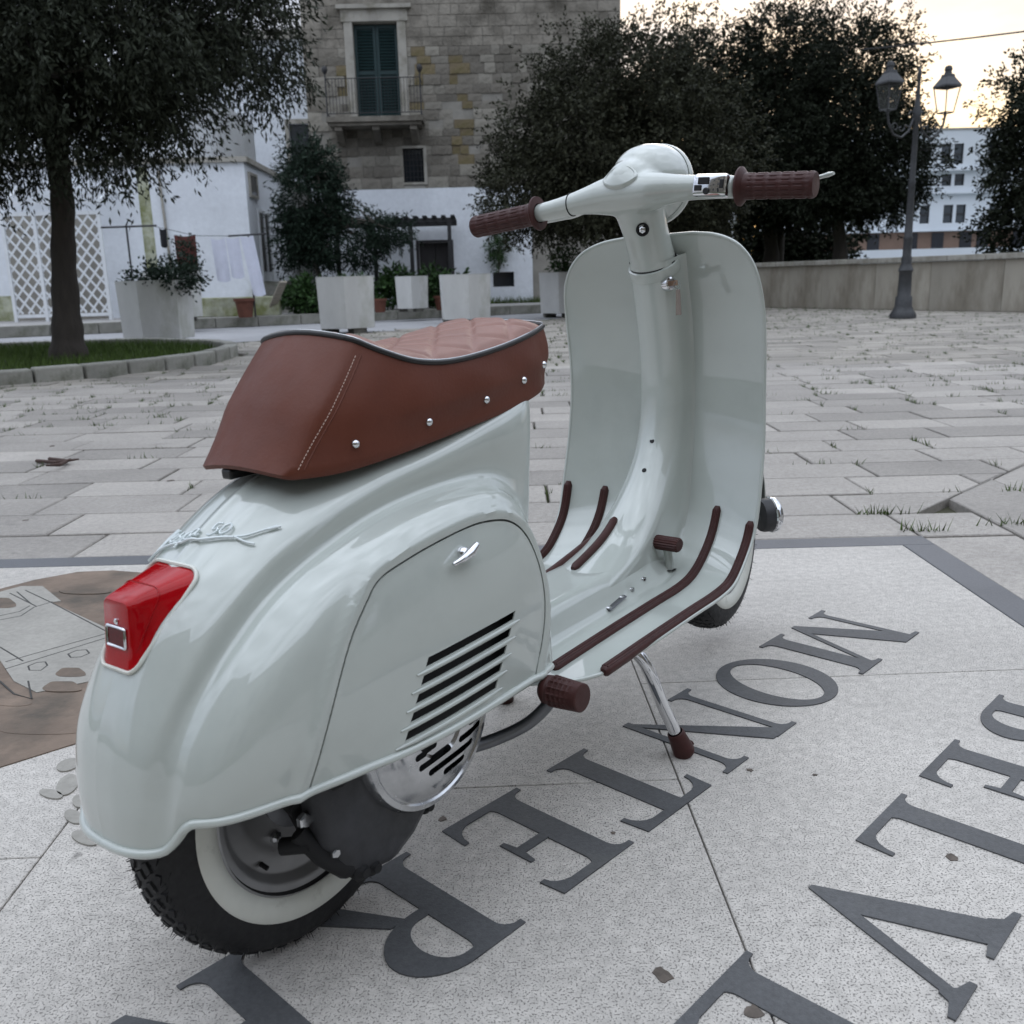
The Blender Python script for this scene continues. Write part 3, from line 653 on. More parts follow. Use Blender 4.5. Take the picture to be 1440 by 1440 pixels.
mb = MB(); mb.tube([c+Vector((0, 0, -.009)), c+Vector((0, -.001, -.0135))], .001, n=5); mb.build('tag_link', 'chrome_worn', lk)

# ---------------------------------------------------------------- wheels
def wheel(name, u, w, tread_n=52):
    wl = empty(name); wl.parent = S; c = Vector((u, 0, w)); Y = Vector((0, 1, 0))
    mb = MB(); prof = [(.120, -.030), (.127, -.035), (.140, -.0400), (.158, -.0415), (.172, -.0405), (.184, -.037), (.192, -.031), (.197, -.022), (.1995, -.010), (.200, 0)]
    prof = prof+[(r_, -h_) for r_, h_ in prof[-2::-1]]
    mb.lathe(prof, c, Y, 96, caps=False); ty = mb.build('tyre', 'rubber_black', wl, 60)
    mb = MB()
    for side in (-1, 1):
        mb.lathe([(.1285, side*.0345), (.1300, side*.0392), (.141, side*.0418), (.1565, side*.0432), (.1580, side*.0415)], c, Y, 96, caps=False)
        mb.build('whitewall_band', 'whitewall', wl, 60, recalc=True); mb = MB()
    # tread blocks
    mb = MB()
    for k in range(tread_n):
        for row, (hh, du, sz, skew) in enumerate(((0.0, .5, (.013, .011), .5), (.0125, 0, (.015, .010), -.45), (-.0125, 0, (.015, .010), .45), (.0235, .5, (.013, .0075), .3), (-.0235, .5, (.013, .0075), -.3))):
            a = 2*math.pi*(k+du)/tread_n; r_ = .1995-(abs(hh)/.034)**2.6*.0115; tilt = math.atan2((abs(hh)/.034)**1.6*.9, 1.0)*(1 if hh > 0 else -1)
            er = Vector((math.cos(a), 0, math.sin(a))); et = Vector((-math.sin(a), 0, math.cos(a)))
            n_ = (er*math.cos(tilt)+Y*math.sin(tilt)).normalized(); s2_ = n_.cross(et).normalized(); e1 = (et*math.cos(skew)+s2_*math.sin(skew)); e2 = n_.cross(e1)
            mb.box(c+er*r_+Y*hh+n_*.0004, (sz[0], sz[1], .0048), Matrix((e1, e2, n_)).transposed(), .86)
    tr = mb.build('tread', 'rubber_black', wl); tr['kind'] = 'stuff'
    mb = MB(); rr_ = random.Random(3)
    for k in range(620):
        a = rr_.uniform(0, 2*math.pi); hh = rr_.choice((-.036, .036, -.03, .03, 0, .018, -.018)); r_ = .2-(abs(hh)/.034)**2.6*.0112
        er = Vector((math.cos(a), 0, math.sin(a))); d_ = (er+Y*hh*18+Vector((rr_.uniform(-.3, .3), rr_.uniform(-.2, .2), rr_.uniform(-.3, .3)))).normalized(); p_ = c+er*r_+Y*hh
        mb.tube([p_, p_+d_*rr_.uniform(.004, .0095)], [.0006, .0003], n=3, caps=False)
    hn_ = mb.build('rubber_nubs', 'rubber_black', wl); hn_['kind'] = 'stuff'
    mb = MB(); prof = [(.1265, -.0385), (.1300, -.0365), (.1290, -.034), (.124, -.033), (.118, -.0325), (.114, -.030), (.108, -.022), (.1045, -.0205), (.090, -.0195), (.080, -.0165), (.072, -.0125), (.050, -.012), (.001, -.012)]
    mb.lathe(prof, c, Y, 72, caps=False); mb.lathe([(r_, -h_) for r_, h_ in prof], c, Y, 72, caps=False); rmo = mb.build('rim', 'rim_metal', wl, 40, recalc=True)
    for side in (-1, 1):
        mb = MB(); mb.lathe([(.050, side*.010), (.052, side*.020), (.040, side*.026), (.022, side*.030), (.020, side*.038), (.001, side*.039)], c, Y, 32, caps=False); mb.build('hub', 'steel', wl, 40, recalc=True)
        for k in range(5):
            a = 2*math.pi*k/5+.3; p_ = c+Vector((math.cos(a)*.066, side*.012, math.sin(a)*.066)); mb = MB(); mb.lathe([(.0075, 0), (.0075, .006), (.004, .0095), (.0035, .013)], p_, (0, side, 0), 6); mb.build('wheel_nut', 'chrome_worn', wl)
    a = R(225); p_ = c+Vector((math.cos(a)*.098, -.021, math.sin(a)*.098)); mb = MB(); mb.tube([p_, p_+Vector((.002, -.010, -.004))], .003, n=8); mb.build('tyre_valve', 'rubber_black', wl)
    return wl
wheel('rear_wheel', 0, .2052); wheel('front_wheel', 1.165, .2052)
# ---------------------------------------------------------------- front fork, mudguard
mb = MB(); mb.tube([AX0-AXD*.02, AX0-AXD*.30, Vector((1.093, .03, .43)), Vector((1.110, .058, .36)), Vector((1.118, .062, .26))], [.024, .024, .023, .022, .020], n=16); fk = mb.build('front_fork', 'paint', S, 60)
mb = MB(); mb.tube([(1.118, .062, .265), (1.125, .064, .225), (1.165, .062, .2052)], .019, n=12); mb.tube([(1.165, .07, .2052), (1.165, .03, .2052)], .022, n=14); mb.build('suspension_link', 'steel', fk, 60)
rows = []
for a in np.linspace(R(-12), R(168), 44):
    k = (a-R(-12))/R(180); rr_ = .238+.012*math.sin(math.pi*k); hw = .062+.012*math.sin(math.pi*k); row = []
    for s_ in np.linspace(-1, 1, 21):
        drop = .075*abs(s_)**2.6; row.append((1.165+(rr_-drop)*math.cos(a), hw*math.copysign(abs(s_)**.85, s_), .215+(rr_-drop)*math.sin(a)))
    rows.append(row)
mb = MB(); mb.grid(np.array(rows)); me = mb.mesh('tmp'); tmp = bpy.data.objects.new('tmp', me); COL.objects.link(tmp); sm = tmp.modifiers.new('s', 'SOLIDIFY'); sm.thickness = .002
me = apply_mods(tmp); bpy.data.objects.remove(tmp); link('front_mudguard', me, 'paint', S, 40)
steer_m = Matrix.Translation(AX0) @ Matrix.Rotation(R(6), 4, AXD) @ Matrix.Translation(-AX0)
for o in scooter.children:
    if o.name.split('.')[0] in ('front_wheel', 'front_fork', 'front_mudguard'): o.matrix_local = steer_m
# round marker lamp beside the leg shield
ml = empty('marker_lamp'); ml.parent = S; mc = Vector((.962, -.199, .318)); md = Vector((.76, -.65, 0)).normalized()
mb = MB(); mb.lathe([(.012, -.004), (.029, .0), (.031, .006), (.031, .020)], mc, md, 32); mb.build('housing', 'engine_dark', ml, 40)
mb = MB(); mb.lathe([(.0315, .018), (.0335, .020), (.0335, .026), (.031, .030), (.026, .031)], mc, md, 32, caps=False); mb.build('chrome_rim', 'chrome', ml, 40, recalc=True)
mb = MB(); mb.lathe([(.029, .027), (.025, .034), (.014, .038), (.001, .039)], mc, md, 28, caps=False); mb.build('lens', 'glass', ml, 40, recalc=True)
mb = MB(); mb.tube([mc-md*.001, mc+Vector((-.006, .012, 0)), mc+Vector((-.006, .022, .0))], .006, n=8); mb.build('bracket', 'chrome_worn', ml, 40)

# ---------------------------------------------------------------- engine
eng = empty('engine'); eng.parent = S
fc = Vector((.114, -.128, .266)); Yn = Vector((0, -1, 0))
po = [(.1105, -.055), (.1105, .006), (.1065, .013), (.1000, .0145), (.0975, .0125), (.0945, .0135), (.085, .021), (.065, .026), (.040, .027), (.036, .024), (.004, .024)]
pi_ = [(.004, .0222), (.035, .0222), (.040, .0252), (.0645, .0242), (.084, .0192), (.094, .0118), (.0975, .0108), (.1, .0128), (.1055, .0118), (.1088, .0055), (.1088, -.055)]
mb = MB(); e1, e2 = Vector((0, 0, 1)), Vector((1, 0, 0))
mb.grid([[tuple(fc+Yn*h_+(e1*math.cos(2*math.pi*j/72)+e2*math.sin(2*math.pi*j/72))*r_) for j in range(72)] for r_, h_ in po+pi_], close_u=True, close_v=True)
tmp = mb.build('tmp', 'chrome', recalc=True)
SLOTS = [(.0875, .2435, .041), (.1005, .2290, .058), (.1300, .2165, .086), (.1335, .2040, .042), (.168, .2330, .048), (.177, .2465, .026)]
ct = MB()
for (du, dw, ln) in SLOTS:
    cc_ = Vector((du, 0, dw)); dr = Vector((.998, 0, .06)); pr = Vector((-.06, 0, .998)); hw = .0042; P = []
    for a in range(0, 9): t = R(-90+a*22.5); P.append(cc_+dr*(ln/2-hw)+dr*math.cos(t)*hw+pr*math.sin(t)*hw)
    for a in range(0, 9): t = R(90+a*22.5); P.append(cc_-dr*(ln/2-hw)+dr*math.cos(t)*hw+pr*math.sin(t)*hw)
    ct.prism([(p.x, p.z) for p in P], -.20, -.11, lambda x, y, z: (x, z, y))
cto = ct.build('cutter', 'paint', recalc=True); bo = tmp.modifiers.new('b', 'BOOLEAN'); bo.operation = 'DIFFERENCE'; bo.solver = 'EXACT'; bo.use_self = True; bo.object = cto
me = apply_mods(tmp); print('FAN', len(me.polygons)); link('fan_cover', me, 'chrome_worn', eng, 30)
mb = MB(); mb.lathe([(.012, .0242), (.010, .027), (.001, .0275)], fc, Yn, 6); mb.build('hub_bolt', 'chrome_worn', eng)
for o in (tmp, cto): bpy.data.objects.remove(o)
mb = MB(); mb.lathe([(.100, -.03), (.100, -.005), (.06, .0), (.001, .0)], fc, Yn, 40, caps=False)
for k in range(18):
    a = 2*math.pi*k/18; mb.box(fc+Yn*.002+Vector((math.cos(a)*.078, 0, math.sin(a)*.078)), (.03, .008, .003), Matrix.Rotation(-a, 3, 'Y'))
mb.build('fan_wheel', 'engine_dark', eng, 40)
def slab_part(name, poly, v0, v1, m, bev=.006):
    mb = MB(); mb.prism(poly, v0, v1, lambda x, y, z: (x, z, y)); return mb.build(name, m, eng, 50, bevel=bev)
slab_part('cylinder_cowl', [(-.055, .262), (-.050, .180), (-.020, .122), (.045, .108), (.085, .125), (.118, .152), (.150, .200), (.13, .30), (.0, .31)], -.128, -.068, 'engine_dark', .014)
slab_part('crankcase', [(.0, .14), (.05, .10), (.18, .10), (.26, .14), (.32, .20), (.32, .28), (.1, .34), (-.04, .30)], -.075, .06, 'engine_black', .012)
slab_part('swing_arm', [(-.045, .20), (-.03, .155), (.05, .14), (.30, .17), (.34, .22), (.30, .26), (.06, .26)], -.066, -.046, 'engine_black', .006)
mb = MB(); mb.tube([(-.05, -.090, .222), (-.045, -.055, .225), (-.04, -.052, .30)], .016, n=12); mb.tube([(-.04, -.052, .26), (-.03, -.052, .50)], .028, n=14); mb.build('shock_absorber', 'engine_black', eng, 50)
mb = MB(); mb.tube([(-.060, -.088, .196), (-.045, -.106, .165), (-.020, -.112, .138), (.005, -.112, .128)], [.012, .013, .015, .012], n=10); mb.tube([(-.072, -.07, .178), (-.055, -.10, .182)], .010, n=10); mb.build('mount_bracket', 'engine_black', eng, 50)
for p_, r_ in (((-.058, -.096, .214), .0095), ((-.040, -.118, .170), .006)):
    mb = MB(); mb.lathe([(r_, 0), (r_, .006), (r_*.8, .008)], p_, Yn, 6); mb.build('bolt', 'chrome_worn', eng)
for p_ in ((-.008, -.120, .128), (.115, -.112, .146), (-.035, -.128, .262), (.012, -.118, .122)):
    mb = MB(); mb.lathe([(.012, -.004), (.012, .006), (.007, .010), (.006, .014)], p_, Yn, 10); mb.build('rubber_mount', 'engine_black', eng, 40)
mb = MB()
for k in range(6): mb.tube([(-.028, -.120+.004*k, .250+.004*math.sin(k*2)), (-.020, -.118+.004*k, .262)], .0035, n=6)
mb.build('throttle_spring', 'engine_black', eng, 50)
for (u, w, du, dw) in ((.10, .365, .12, .015), (.17, .34, .10, .02), (.08, .325, .09, .0)):
    mb = MB(); mb.tube([(u, -.13, w), (u+du*.5, -.135, w+dw+.01), (u+du, -.12, w+dw)], .006, n=8); mb.build('cable', 'chrome_worn' if u < .11 else 'engine_black', eng, 50)
slab_part('cylinder_shroud', [(.05, .30), (.27, .30), (.26, .40), (.06, .42)], -.13, -.03, 'engine_black', .01)
slab_part('slot_shade_plate', [(.020, .276), (.240, .276), (.275, .40), (.03, .42)], -.169, -.165, 'engine_black', .0005)  # black plate added behind the louvres so the slots look shaded inside
# kick starter
ks = empty('kick_starter'); ks.parent = S
mb = MB(); mb.tube(crom(np.array([(.195, -.118, .186), (.225, -.140, .190), (.255, -.170, .205), (.272, -.190, .225), (.280, -.200, .243), (.282, -.202, .258)]), 5), .0085, n=12); mb.build('lever', 'steel', ks, 60)
kc = Vector((.282, -.192, .252)); ka = Vector((-.03, -1, 0.02)).normalized(); e1 = Vector((0, 0, 1)); e1 = (e1-ka*e1.dot(ka)).normalized(); e2 = ka.cross(e1); rows = []
mb = MB()
prof = [(.0001, -.006), (.014, -.006), (.019, .0), (.0195, .006), (.017, .010)]
hs = np.linspace(.012, .056, 31)
for r_, h_ in prof: rows.append([tuple(kc+ka*h_+(e1*math.cos(2*math.pi*k/56)+e2*math.sin(2*math.pi*k/56))*r_) for k in range(56)])
for i, h_ in enumerate(hs): rows.append([tuple(kc+ka*h_+(e1*math.cos(2*math.pi*k/56)+e2*math.sin(2*math.pi*k/56))*((.0212-.00008*i) if (i % 5 == 0 or k % 4 == 0) else .0188)) for k in range(56)])
for r_, h_ in ((.017, .057), (.0001, .0575)): rows.append([tuple(kc+ka*h_+(e1*math.cos(2*math.pi*k/56)+e2*math.sin(2*math.pi*k/56))*r_) for k in range(56)])
mb.grid(rows, close_v=True, flip=True); mb.build('pedal_rubber', 'rubber_brown', ks, 25)
# ---------------------------------------------------------------- centre stand
sd = empty('centre_stand'); sd.parent = S
for s_ in (-1, 1):
    foot = Vector((.662, s_*.193, -.0245 if s_ < 0 else -.0215)); top = Vector((.585, s_*.095, .200)); mid = Vector((.600, s_*.150, .165)); d_ = (foot-mid).normalized()
    mb = MB(); mb.tube(crom(np.array([tuple(top), tuple(mid), tuple(mid.lerp(foot, .5)), tuple(foot-d_*.02)]), 6), .0105, n=14); lg = mb.build('leg', 'chrome', sd, 60)
    e_ = foot-d_*.048
    mb = MB(); mb.lathe([(.0125, 0), (.0145, .002), (.0155, .012), (.0175, .030), (.0185, .042), (.0165, .0475), (.001, .049)], e_, d_, 20, caps=False)
    mb.tube([foot+Vector((0, 0, .004)), foot+Vector((.022, -s_*.0, .010))], .006, n=8); mb.build('rubber_boot', 'rubber_brown', lg, 50, recalc=True)
mb = MB(); mb.tube([(.585, -.10, .200), (.585, .10, .200)], .010, n=12); mb.build('cross_tube', 'chrome_worn', sd, 60)

mat('chip_dark', (0.03, 0.028, 0.026), rough=0.8)
for (v_, w_, r_) in ((-.098, .742, .0028), (-.128, .722, .0020), (-.166, .700, .0026)):
    h = FLOOR_BVH.ray_cast(Vector((.6, v_, w_)), Vector((1, 0, 0)))
    if h[0]: MB().lathe([(r_, -.0004), (r_*.8, .0005)], h[0], (-1, 0, 0), 7).build('paint_chip', 'chip_dark', shield)
# ================================================================== GROUND
mat('bed', (0.065, 0.062, 0.038), rough=0.95, var=0.35, vscale=3, stain=(0.050, 0.062, 0.018), stain_scale=1.3, stain_range=(0.42, 0.58), bump=0.004, bscale=120)
mat('far_ground', (0.20, 0.20, 0.19), rough=0.95, var=0.2, vscale=0.6, var2=0.15, v2scale=8, stain=(0.07, 0.09, 0.04), stain_scale=0.35, stain_range=(0.6, 0.75))
mat('road', (0.30, 0.30, 0.31), rough=0.9, var=0.12, vscale=0.8, var2=0.12, v2scale=30, bump=0.003, bscale=60)
mat('sidewalk', (0.31, 0.30, 0.29), rough=0.9, var=0.14, vscale=0.9, var2=0.1, v2scale=25, bump=0.003, bscale=50)
mat('kerb_stone', (0.27, 0.265, 0.235), rough=0.9, var=0.2, vscale=2.5, stain=(0.055, 0.06, 0.03), stain_scale=2.2, stain_range=(0.5, 0.72), bump=0.006, bscale=25, rnd=0.12)
mat('letter_stone', (0.082, 0.084, 0.088), rough=0.62, var=0.16, vscale=6, var2=0.16, v2scale=160, bump=0.0006, bscale=350, stain=(0.12, 0.12, 0.115), stain_scale=5, stain_range=(0.56, 0.8))
mat('band_stone', (0.115, 0.117, 0.125), rough=0.62, var=0.12, vscale=3, var2=0.1, v2scale=180, bump=0.0006, bscale=300)
def stone(name, base, speck, spot, rnd, isl, pit=0.0016):
    m = bpy.data.materials.new(name); m.use_nodes = True; nt = m.node_tree; N = nt.nodes.new; L = nt.links.new; p = nt.nodes['Principled BSDF']; p.inputs['Roughness'].default_value = 0.72
    g = N('ShaderNodeNewGeometry'); pos = g.outputs['Position']
    def noise(sc, det=4, ro=0.6):
        n = N('ShaderNodeTexNoise'); n.inputs['Scale'].default_value = sc; n.inputs['Detail'].default_value = det; n.inputs['Roughness'].default_value = ro; L(pos, n.inputs['Vector']); return n.outputs[0]
    def rng_(x, a, b, c, d):
        r = N('ShaderNodeMapRange'); r.inputs[1].default_value, r.inputs[2].default_value, r.inputs[3].default_value, r.inputs[4].default_value = a, b, c, d; L(x, r.inputs[0]); return r.outputs[0]
    def mix(f, a, bcol):
        x = N('ShaderNodeMix'); x.data_type = 'RGBA'; L(f, x.inputs[0]); L(a, x.inputs[6]); x.inputs[7].default_value = tuple(bcol)+(1,); return x.outputs[2]
    def scale(c, f):
        v = N('ShaderNodeVectorMath'); v.operation = 'SCALE'; L(c, v.inputs[0]); L(f, v.inputs['Scale']); return v.outputs[0]
    col = N('ShaderNodeRGB'); col.outputs[0].default_value = tuple(base)+(1,); cur = col.outputs[0]
    cur = scale(cur, rng_(noise(2.2, 6), .3, .7, .86, 1.12)); cur = scale(cur, rng_(noise(55, 4), .3, .7, .84, 1.14))
    pits = noise(360, 1.5, .5); fp = rng_(pits, .575, .65, 0, 1)
    reg = rng_(noise(1.1, 4), .35, .65, .35, 1.0); mm = N('ShaderNodeMath'); mm.operation = 'MULTIPLY'; L(fp, mm.inputs[0]); L(reg, mm.inputs[1])
    m2 = N('ShaderNodeMath'); m2.operation = 'MULTIPLY'; L(mm.outputs[0], m2.inputs[0]); m2.inputs[1].default_value = speck
    cur = mix(m2.outputs[0], cur, (0.075, 0.072, 0.068))
    cur = mix(rng_(noise(3.1, 8, .7), .60, .80, 0, spot), cur, (0.10, 0.095, 0.085))
    cur = mix(rng_(noise(7.0, 3, .5), .735, .77, 0, .75), cur, (0.06, 0.057, 0.05))
    if rnd: oi = N('ShaderNodeObjectInfo'); cur = scale(cur, rng_(oi.outputs['Random'], 0, 1, 1-rnd, 1+rnd))
    if isl: cur = scale(cur, rng_(g.outputs['Random Per Island'], 0, 1, 1-isl, 1+isl))
    L(cur, p.inputs['Base Color'])
    b = N('ShaderNodeBump'); b.inputs['Distance'].default_value = pit; b.inputs['Strength'].default_value = 0.8
    ad = N('ShaderNodeMath'); ad.operation = 'SUBTRACT'; L(noise(140, 5), ad.inputs[0]); L(fp, ad.inputs[1]); L(ad.outputs[0], b.inputs['Height']); L(b.outputs[0], p.inputs['Normal'])
    MATS[name] = m
stone('medallion_stone', (0.505, 0.475, 0.437), 0.8, 0.36, 0.035, 0)
stone('slab_stone', (0.325, 0.30, 0.272), 0.45, 0.8, 0.22, 0)
stone('slab_stone_far', (0.275, 0.252, 0.22), 0.3, 1.0, 0, 0.26)
mat('mosaic_brown', (0.175, 0.13, 0.098), rough=0.75, var=0.28, vscale=7, stain=(0.085, 0.07, 0.055), stain_scale=6, stain_range=(0.46, 0.68), bump=0.002, bscale=60, coords='Object')
mat('mosaic_grey', (0.30, 0.285, 0.255), rough=0.75, var=0.12, vscale=5, var2=0.1, v2scale=90, bump=0.001, bscale=120)
mat('mosaic_line', (0.05, 0.048, 0.045), rough=0.8)
mat('grass_blade', (0.060, 0.095, 0.022), rough=0.7, island=0.45, spec=0.2)
mat('lawn', (0.045, 0.065, 0.018), rough=0.95, var=0.4, vscale=2, bump=0.01, bscale=40)
mat('twig_brown', (0.06, 0.035, 0.028), rough=0.8)

mb = MB(); mb.add([(-3000, -3000, -.06), (3000, -3000, -.06), (3000, 3000, -.06), (-3000, 3000, -.06)], [(0, 1, 2, 3)]); tag(mb.build('ground', 'far_ground'), kind='structure')
PA = R(-1.8); PO = Vector((1.31, 2.735)); ca, sa = math.cos(PA), math.sin(PA)
def pv(a, b): return (PO.x+a*ca-b*sa, PO.y+a*sa+b*ca)
def clip(poly, nx_, ny_, c):
    """keep nx*x+ny*y <= c"""
    out = []
    for i in range(len(poly)):
        p, q = poly[i], poly[(i+1) % len(poly)]; dp, dq = nx_*p[0]+ny_*p[1]-c, nx_*q[0]+ny_*q[1]-c
        if dp <= 0: out.append(p)
        if dp*dq < 0: t = dp/(dp-dq); out.append((p[0]+(q[0]-p[0])*t, p[1]+(q[1]-p[1])*t))
    return out
def inset(poly, d):
    n = len(poly); out = []; ar = sum(poly[i][0]*poly[(i+1) % n][1]-poly[(i+1) % n][0]*poly[i][1] for i in range(n)); sg = 1 if ar > 0 else -1
    for i in range(n):
        p0, p1, p2 = Vector(poly[i-1]), Vector(poly[i]), Vector(poly[(i+1) % n]); e1 = (p1-p0).normalized(); e2 = (p2-p1).normalized()
        n1_, n2_ = Vector((-e1.y, e1.x))*sg, Vector((-e2.y, e2.x))*sg; bi = n1_+n2_; k = bi.length_squared
        if k < 1e-6: out.append(tuple(p1+n1_*d)); continue
        out.append(tuple(p1+bi*(2*d/k)))
    return out
def slab_geo(mb, poly, top=0.0, ch=.004, depth=.04, dz=None, lift=(0, 0)):
    n = len(poly); c = (sum(p[0] for p in poly)/n, sum(p[1] for p in poly)/n); i1 = inset(poly, ch)
    z = lambda p: lift[0]*(p[0]-c[0])+lift[1]*(p[1]-c[1])
    vs = [(p[0], p[1], top-depth) for p in poly]+[(p[0], p[1], top-ch+z(p)) for p in poly]+[(p[0], p[1], top+z(p)) for p in i1]
    fs = [tuple(2*n+i for i in range(n))]
    for i in range(n):
        j = (i+1) % n; fs += [(i, j, n+j, n+i), (n+i, n+j, 2*n+j, 2*n+i)]
    return mb.add(vs, fs)
# --- lettered medallion in front of the camera
med = empty('medallion_paving', (0, 0, 0)); tag(med, kind='structure')
def med_slab(x0, x1, y0, y1): slab_geo(MB0 := MB(), [(x0+.001, y0+.001), (x1-.001, y0+.001), (x1-.001, y1-.001), (x0+.001, y1-.001)], 0.0, .0012); return MB0.build('slab', 'medallion_stone', med)
BW = .093
def med_edge_y(x): return pv(x-PO.x, -BW)[1]
cols = [(-4.6, -3.5), (-3.5, -2.55), (-2.55, -1.61), (-1.61, -.662), (-.662, .290), (.290, None)]
for k, (x0, x1) in enumerate(cols):
    ys = [(-1.2, -.2, .78, 1.742), (-1.2, -.2, .42, 1.37), (-1.2, .05, 1.225)][(5-k) % 3]; ys = list(ys)+[None]
    for y0, y1 in zip(ys[:-1], ys[1:]):
        def X(y): return x1 if x1 is not None else pv(-BW, y-PO.y)[0]
        ya, yb = y0, y1
        P = [(x0, ya), (X(ya), ya), (X(yb if yb else 2.6), yb if yb else med_edge_y(X(2.6))), (x0, yb if yb else med_edge_y(x0))]
        slab_geo(b_ := MB(), inset(P, .0012), 0.0, .0012); b_.build('slab', 'medallion_stone', med)
mb = MB(); mb.add([(-5, -1.3, -.03), (1.4, -1.3, -.03), (1.4, 2.75, -.03), (-5, 2.95, -.03)], [(0, 1, 2, 3)]); mb.build('joint_bed', 'bed', med)
mb = MB(); slab_geo(mb, [pv(-6, -BW), pv(-.001, -BW), pv(-.001, -.001), pv(-6, -.001)][0:4], .001, .0015); mb.build('inlay_band', 'band_stone', med)
mb = MB(); slab_geo(mb, [pv(-BW, -4), pv(-.001, -4), pv(-.001, -BW-.0015), pv(-BW, -BW-.0015)], .001, .0015); mb.build('inlay_band', 'band_stone', med)
# --- inlaid capitals
LS = .045; LT = .0165; SER = .026; HCAP = .230
def stem(x, y0, y1, w, s0=True, s1=True, sw=SER):
    """upright with bracketed serifs; x is the stem's left side"""
    r = sw*.8; h = .009; P = []
    if s0: P += [(x-sw, y0), (x+w+sw, y0), (x+w+sw, y0+h)]+[(x+w+r-r*math.sin(R(a)), y0+h+r-r*math.cos(R(a))) for a in (15, 35, 55, 75, 90)]
    else: P += [(x, y0), (x+w, y0)]
    if s1: P += [(x+w+r-r*math.sin(R(a)), y1-h-r+r*math.cos(R(a))) for a in (90, 75, 55, 35, 15)]+[(x+w+sw, y1-h), (x+w+sw, y1), (x-sw, y1), (x-sw, y1-h)]+[(x-r+r*math.sin(R(a)), y1-h-r+r*math.cos(R(a))) for a in (15, 35, 55, 75, 90)]
    else: P += [(x+w, y1), (x, y1)]
    if s0: P += [(x-r+r*math.sin(R(a)), y0+h+r-r*math.cos(R(a))) for a in (90, 75, 55, 35, 15)]+[(x-sw, y0+h)]
    return P
def arm(x, y, ln, up, th=.0155, beak=.040):
    """horizontal arm with a flared beak; up=+1 beak rises, -1 falls"""
    P = [(x, y), (x+ln-.004, y), (x+ln, y+up*beak), (x+ln-.009, y+up*beak)]+[(x+ln-.009-.034*(1-math.cos(R(a))), y+up*(beak-(beak-th)*math.sin(R(a)))) for a in (20, 40, 60, 80)]+[(x, y+up*th)]
    return P if up > 0 else P[::-1]
def bowl(x, y0, y1, rx, t):
    ry = (y1-y0)/2; cy_ = (y0+y1)/2; o = [(x+.02+rx*math.cos(a), cy_+ry*math.sin(a)) for a in np.linspace(-math.pi/2, math.pi/2, 19)]
    i = [(x+.02+(rx-t)*math.cos(a), cy_+(ry-LT)*math.sin(a)) for a in np.linspace(math.pi/2, -math.pi/2, 19)]
    return [(x, y0)]+o+[(x, y1), (x, y1-LT)]+i+[(x, y0+LT)]
def diag(x0, y0, x1, y1, w): return [(x0-w/2, y0), (x0+w/2, y0), (x1+w/2, y1), (x1-w/2, y1)]
def glyph(ch):
    H = HCAP
    if ch == 'I': return [stem(.026, 0, H, LS)]
    if ch == 'E': return [stem(.026, 0, H, LS), arm(.06, 0, .105, 1, beak=.052), arm(.06, H, .098, -1), [(.065, H*.49), (.120, H*.49), (.124, H*.49-.022), (.132, H*.49-.022), (.132, H*.49+.038), (.124, H*.49+.038), (.120, H*.49+.016), (.065, H*.49+.016)]]
    if ch == 'L': return [stem(.026, 0, H, LS), arm(.06, 0, .110, 1, beak=.056)]
    if ch == 'T': return [stem(.070, 0, H-.002, LS, True, False), arm(.09, H, .092, -1, beak=.048), [(.185-p[0], p[1]) for p in arm(.09, H, .092, -1, beak=.048)][::-1]]
    if ch == 'R': return [stem(.026, 0, H, LS), bowl(.068, H*.475, H, .078, .044), [(.095, H*.50), (.122, H*.485), (.190, .022), (.214, .010), (.218, .0), (.158, .0)]]
    if ch == 'B': return [stem(.026, 0, H, LS), bowl(.068, H*.50, H, .070, .040), bowl(.068, 0, H*.50+LT, .086, .046)]
    if ch == 'D': return [stem(.026, 0, H, LS), bowl(.068, 0, H, .110, .046)]
    if ch == 'O':
        c = (.108, H/2); o = [(c[0]+.108*math.cos(a), c[1]+(H/2+.004)*math.sin(a)) for a in np.linspace(0, 2*math.pi, 49)]
        i = [(c[0]+.066*math.cos(a), c[1]+(H/2-.015)*math.sin(a+.10)) for a in np.linspace(2*math.pi, 0, 49)]
        return [o+i]
    if ch == 'N': return [stem(.024, 0, H, LT), stem(.192, .0, H, LT, False, True), [(.026, H-.002), (.026+.052, H-.002), (.209, 0), (.200, 0)]]
    if ch == 'M': return [stem(.024, 0, H-.01, LT, True, False), [(.024, H), (.024+.050, H), (.156, .05), (.142, .0), (.136, 0), (.034, H-.05)], [(.136, 0), (.150, .0), (.240, H), (.226, H)], stem(.226, 0, H, LS), [(0.0, H), (.06, H), (.04, H-.012), (.0, H-.009)]]
    if ch == 'V': return [[(.026, H-.004), (.080, H-.004), (.137, .055), (.122, 0), (.114, 0)], [(.114, 0), (.122, 0), (.207, H-.004), (.190, H-.004), (.124, .06)], [(0, H), (0, H-.009), (.024, H-.014), (.034, H-.03), (.076, H-.03), (.084, H-.014), (.106, H-.009), (.106, H)], [(.162, H), (.162, H-.009), (.182, H-.016), (.192, H-.03), (.201, H-.03), (.208, H-.016), (.232, H-.009), (.232, H)]]
rd = Vector((-1, -1)).normalized(); ud = Vector((1, -1)).normalized()
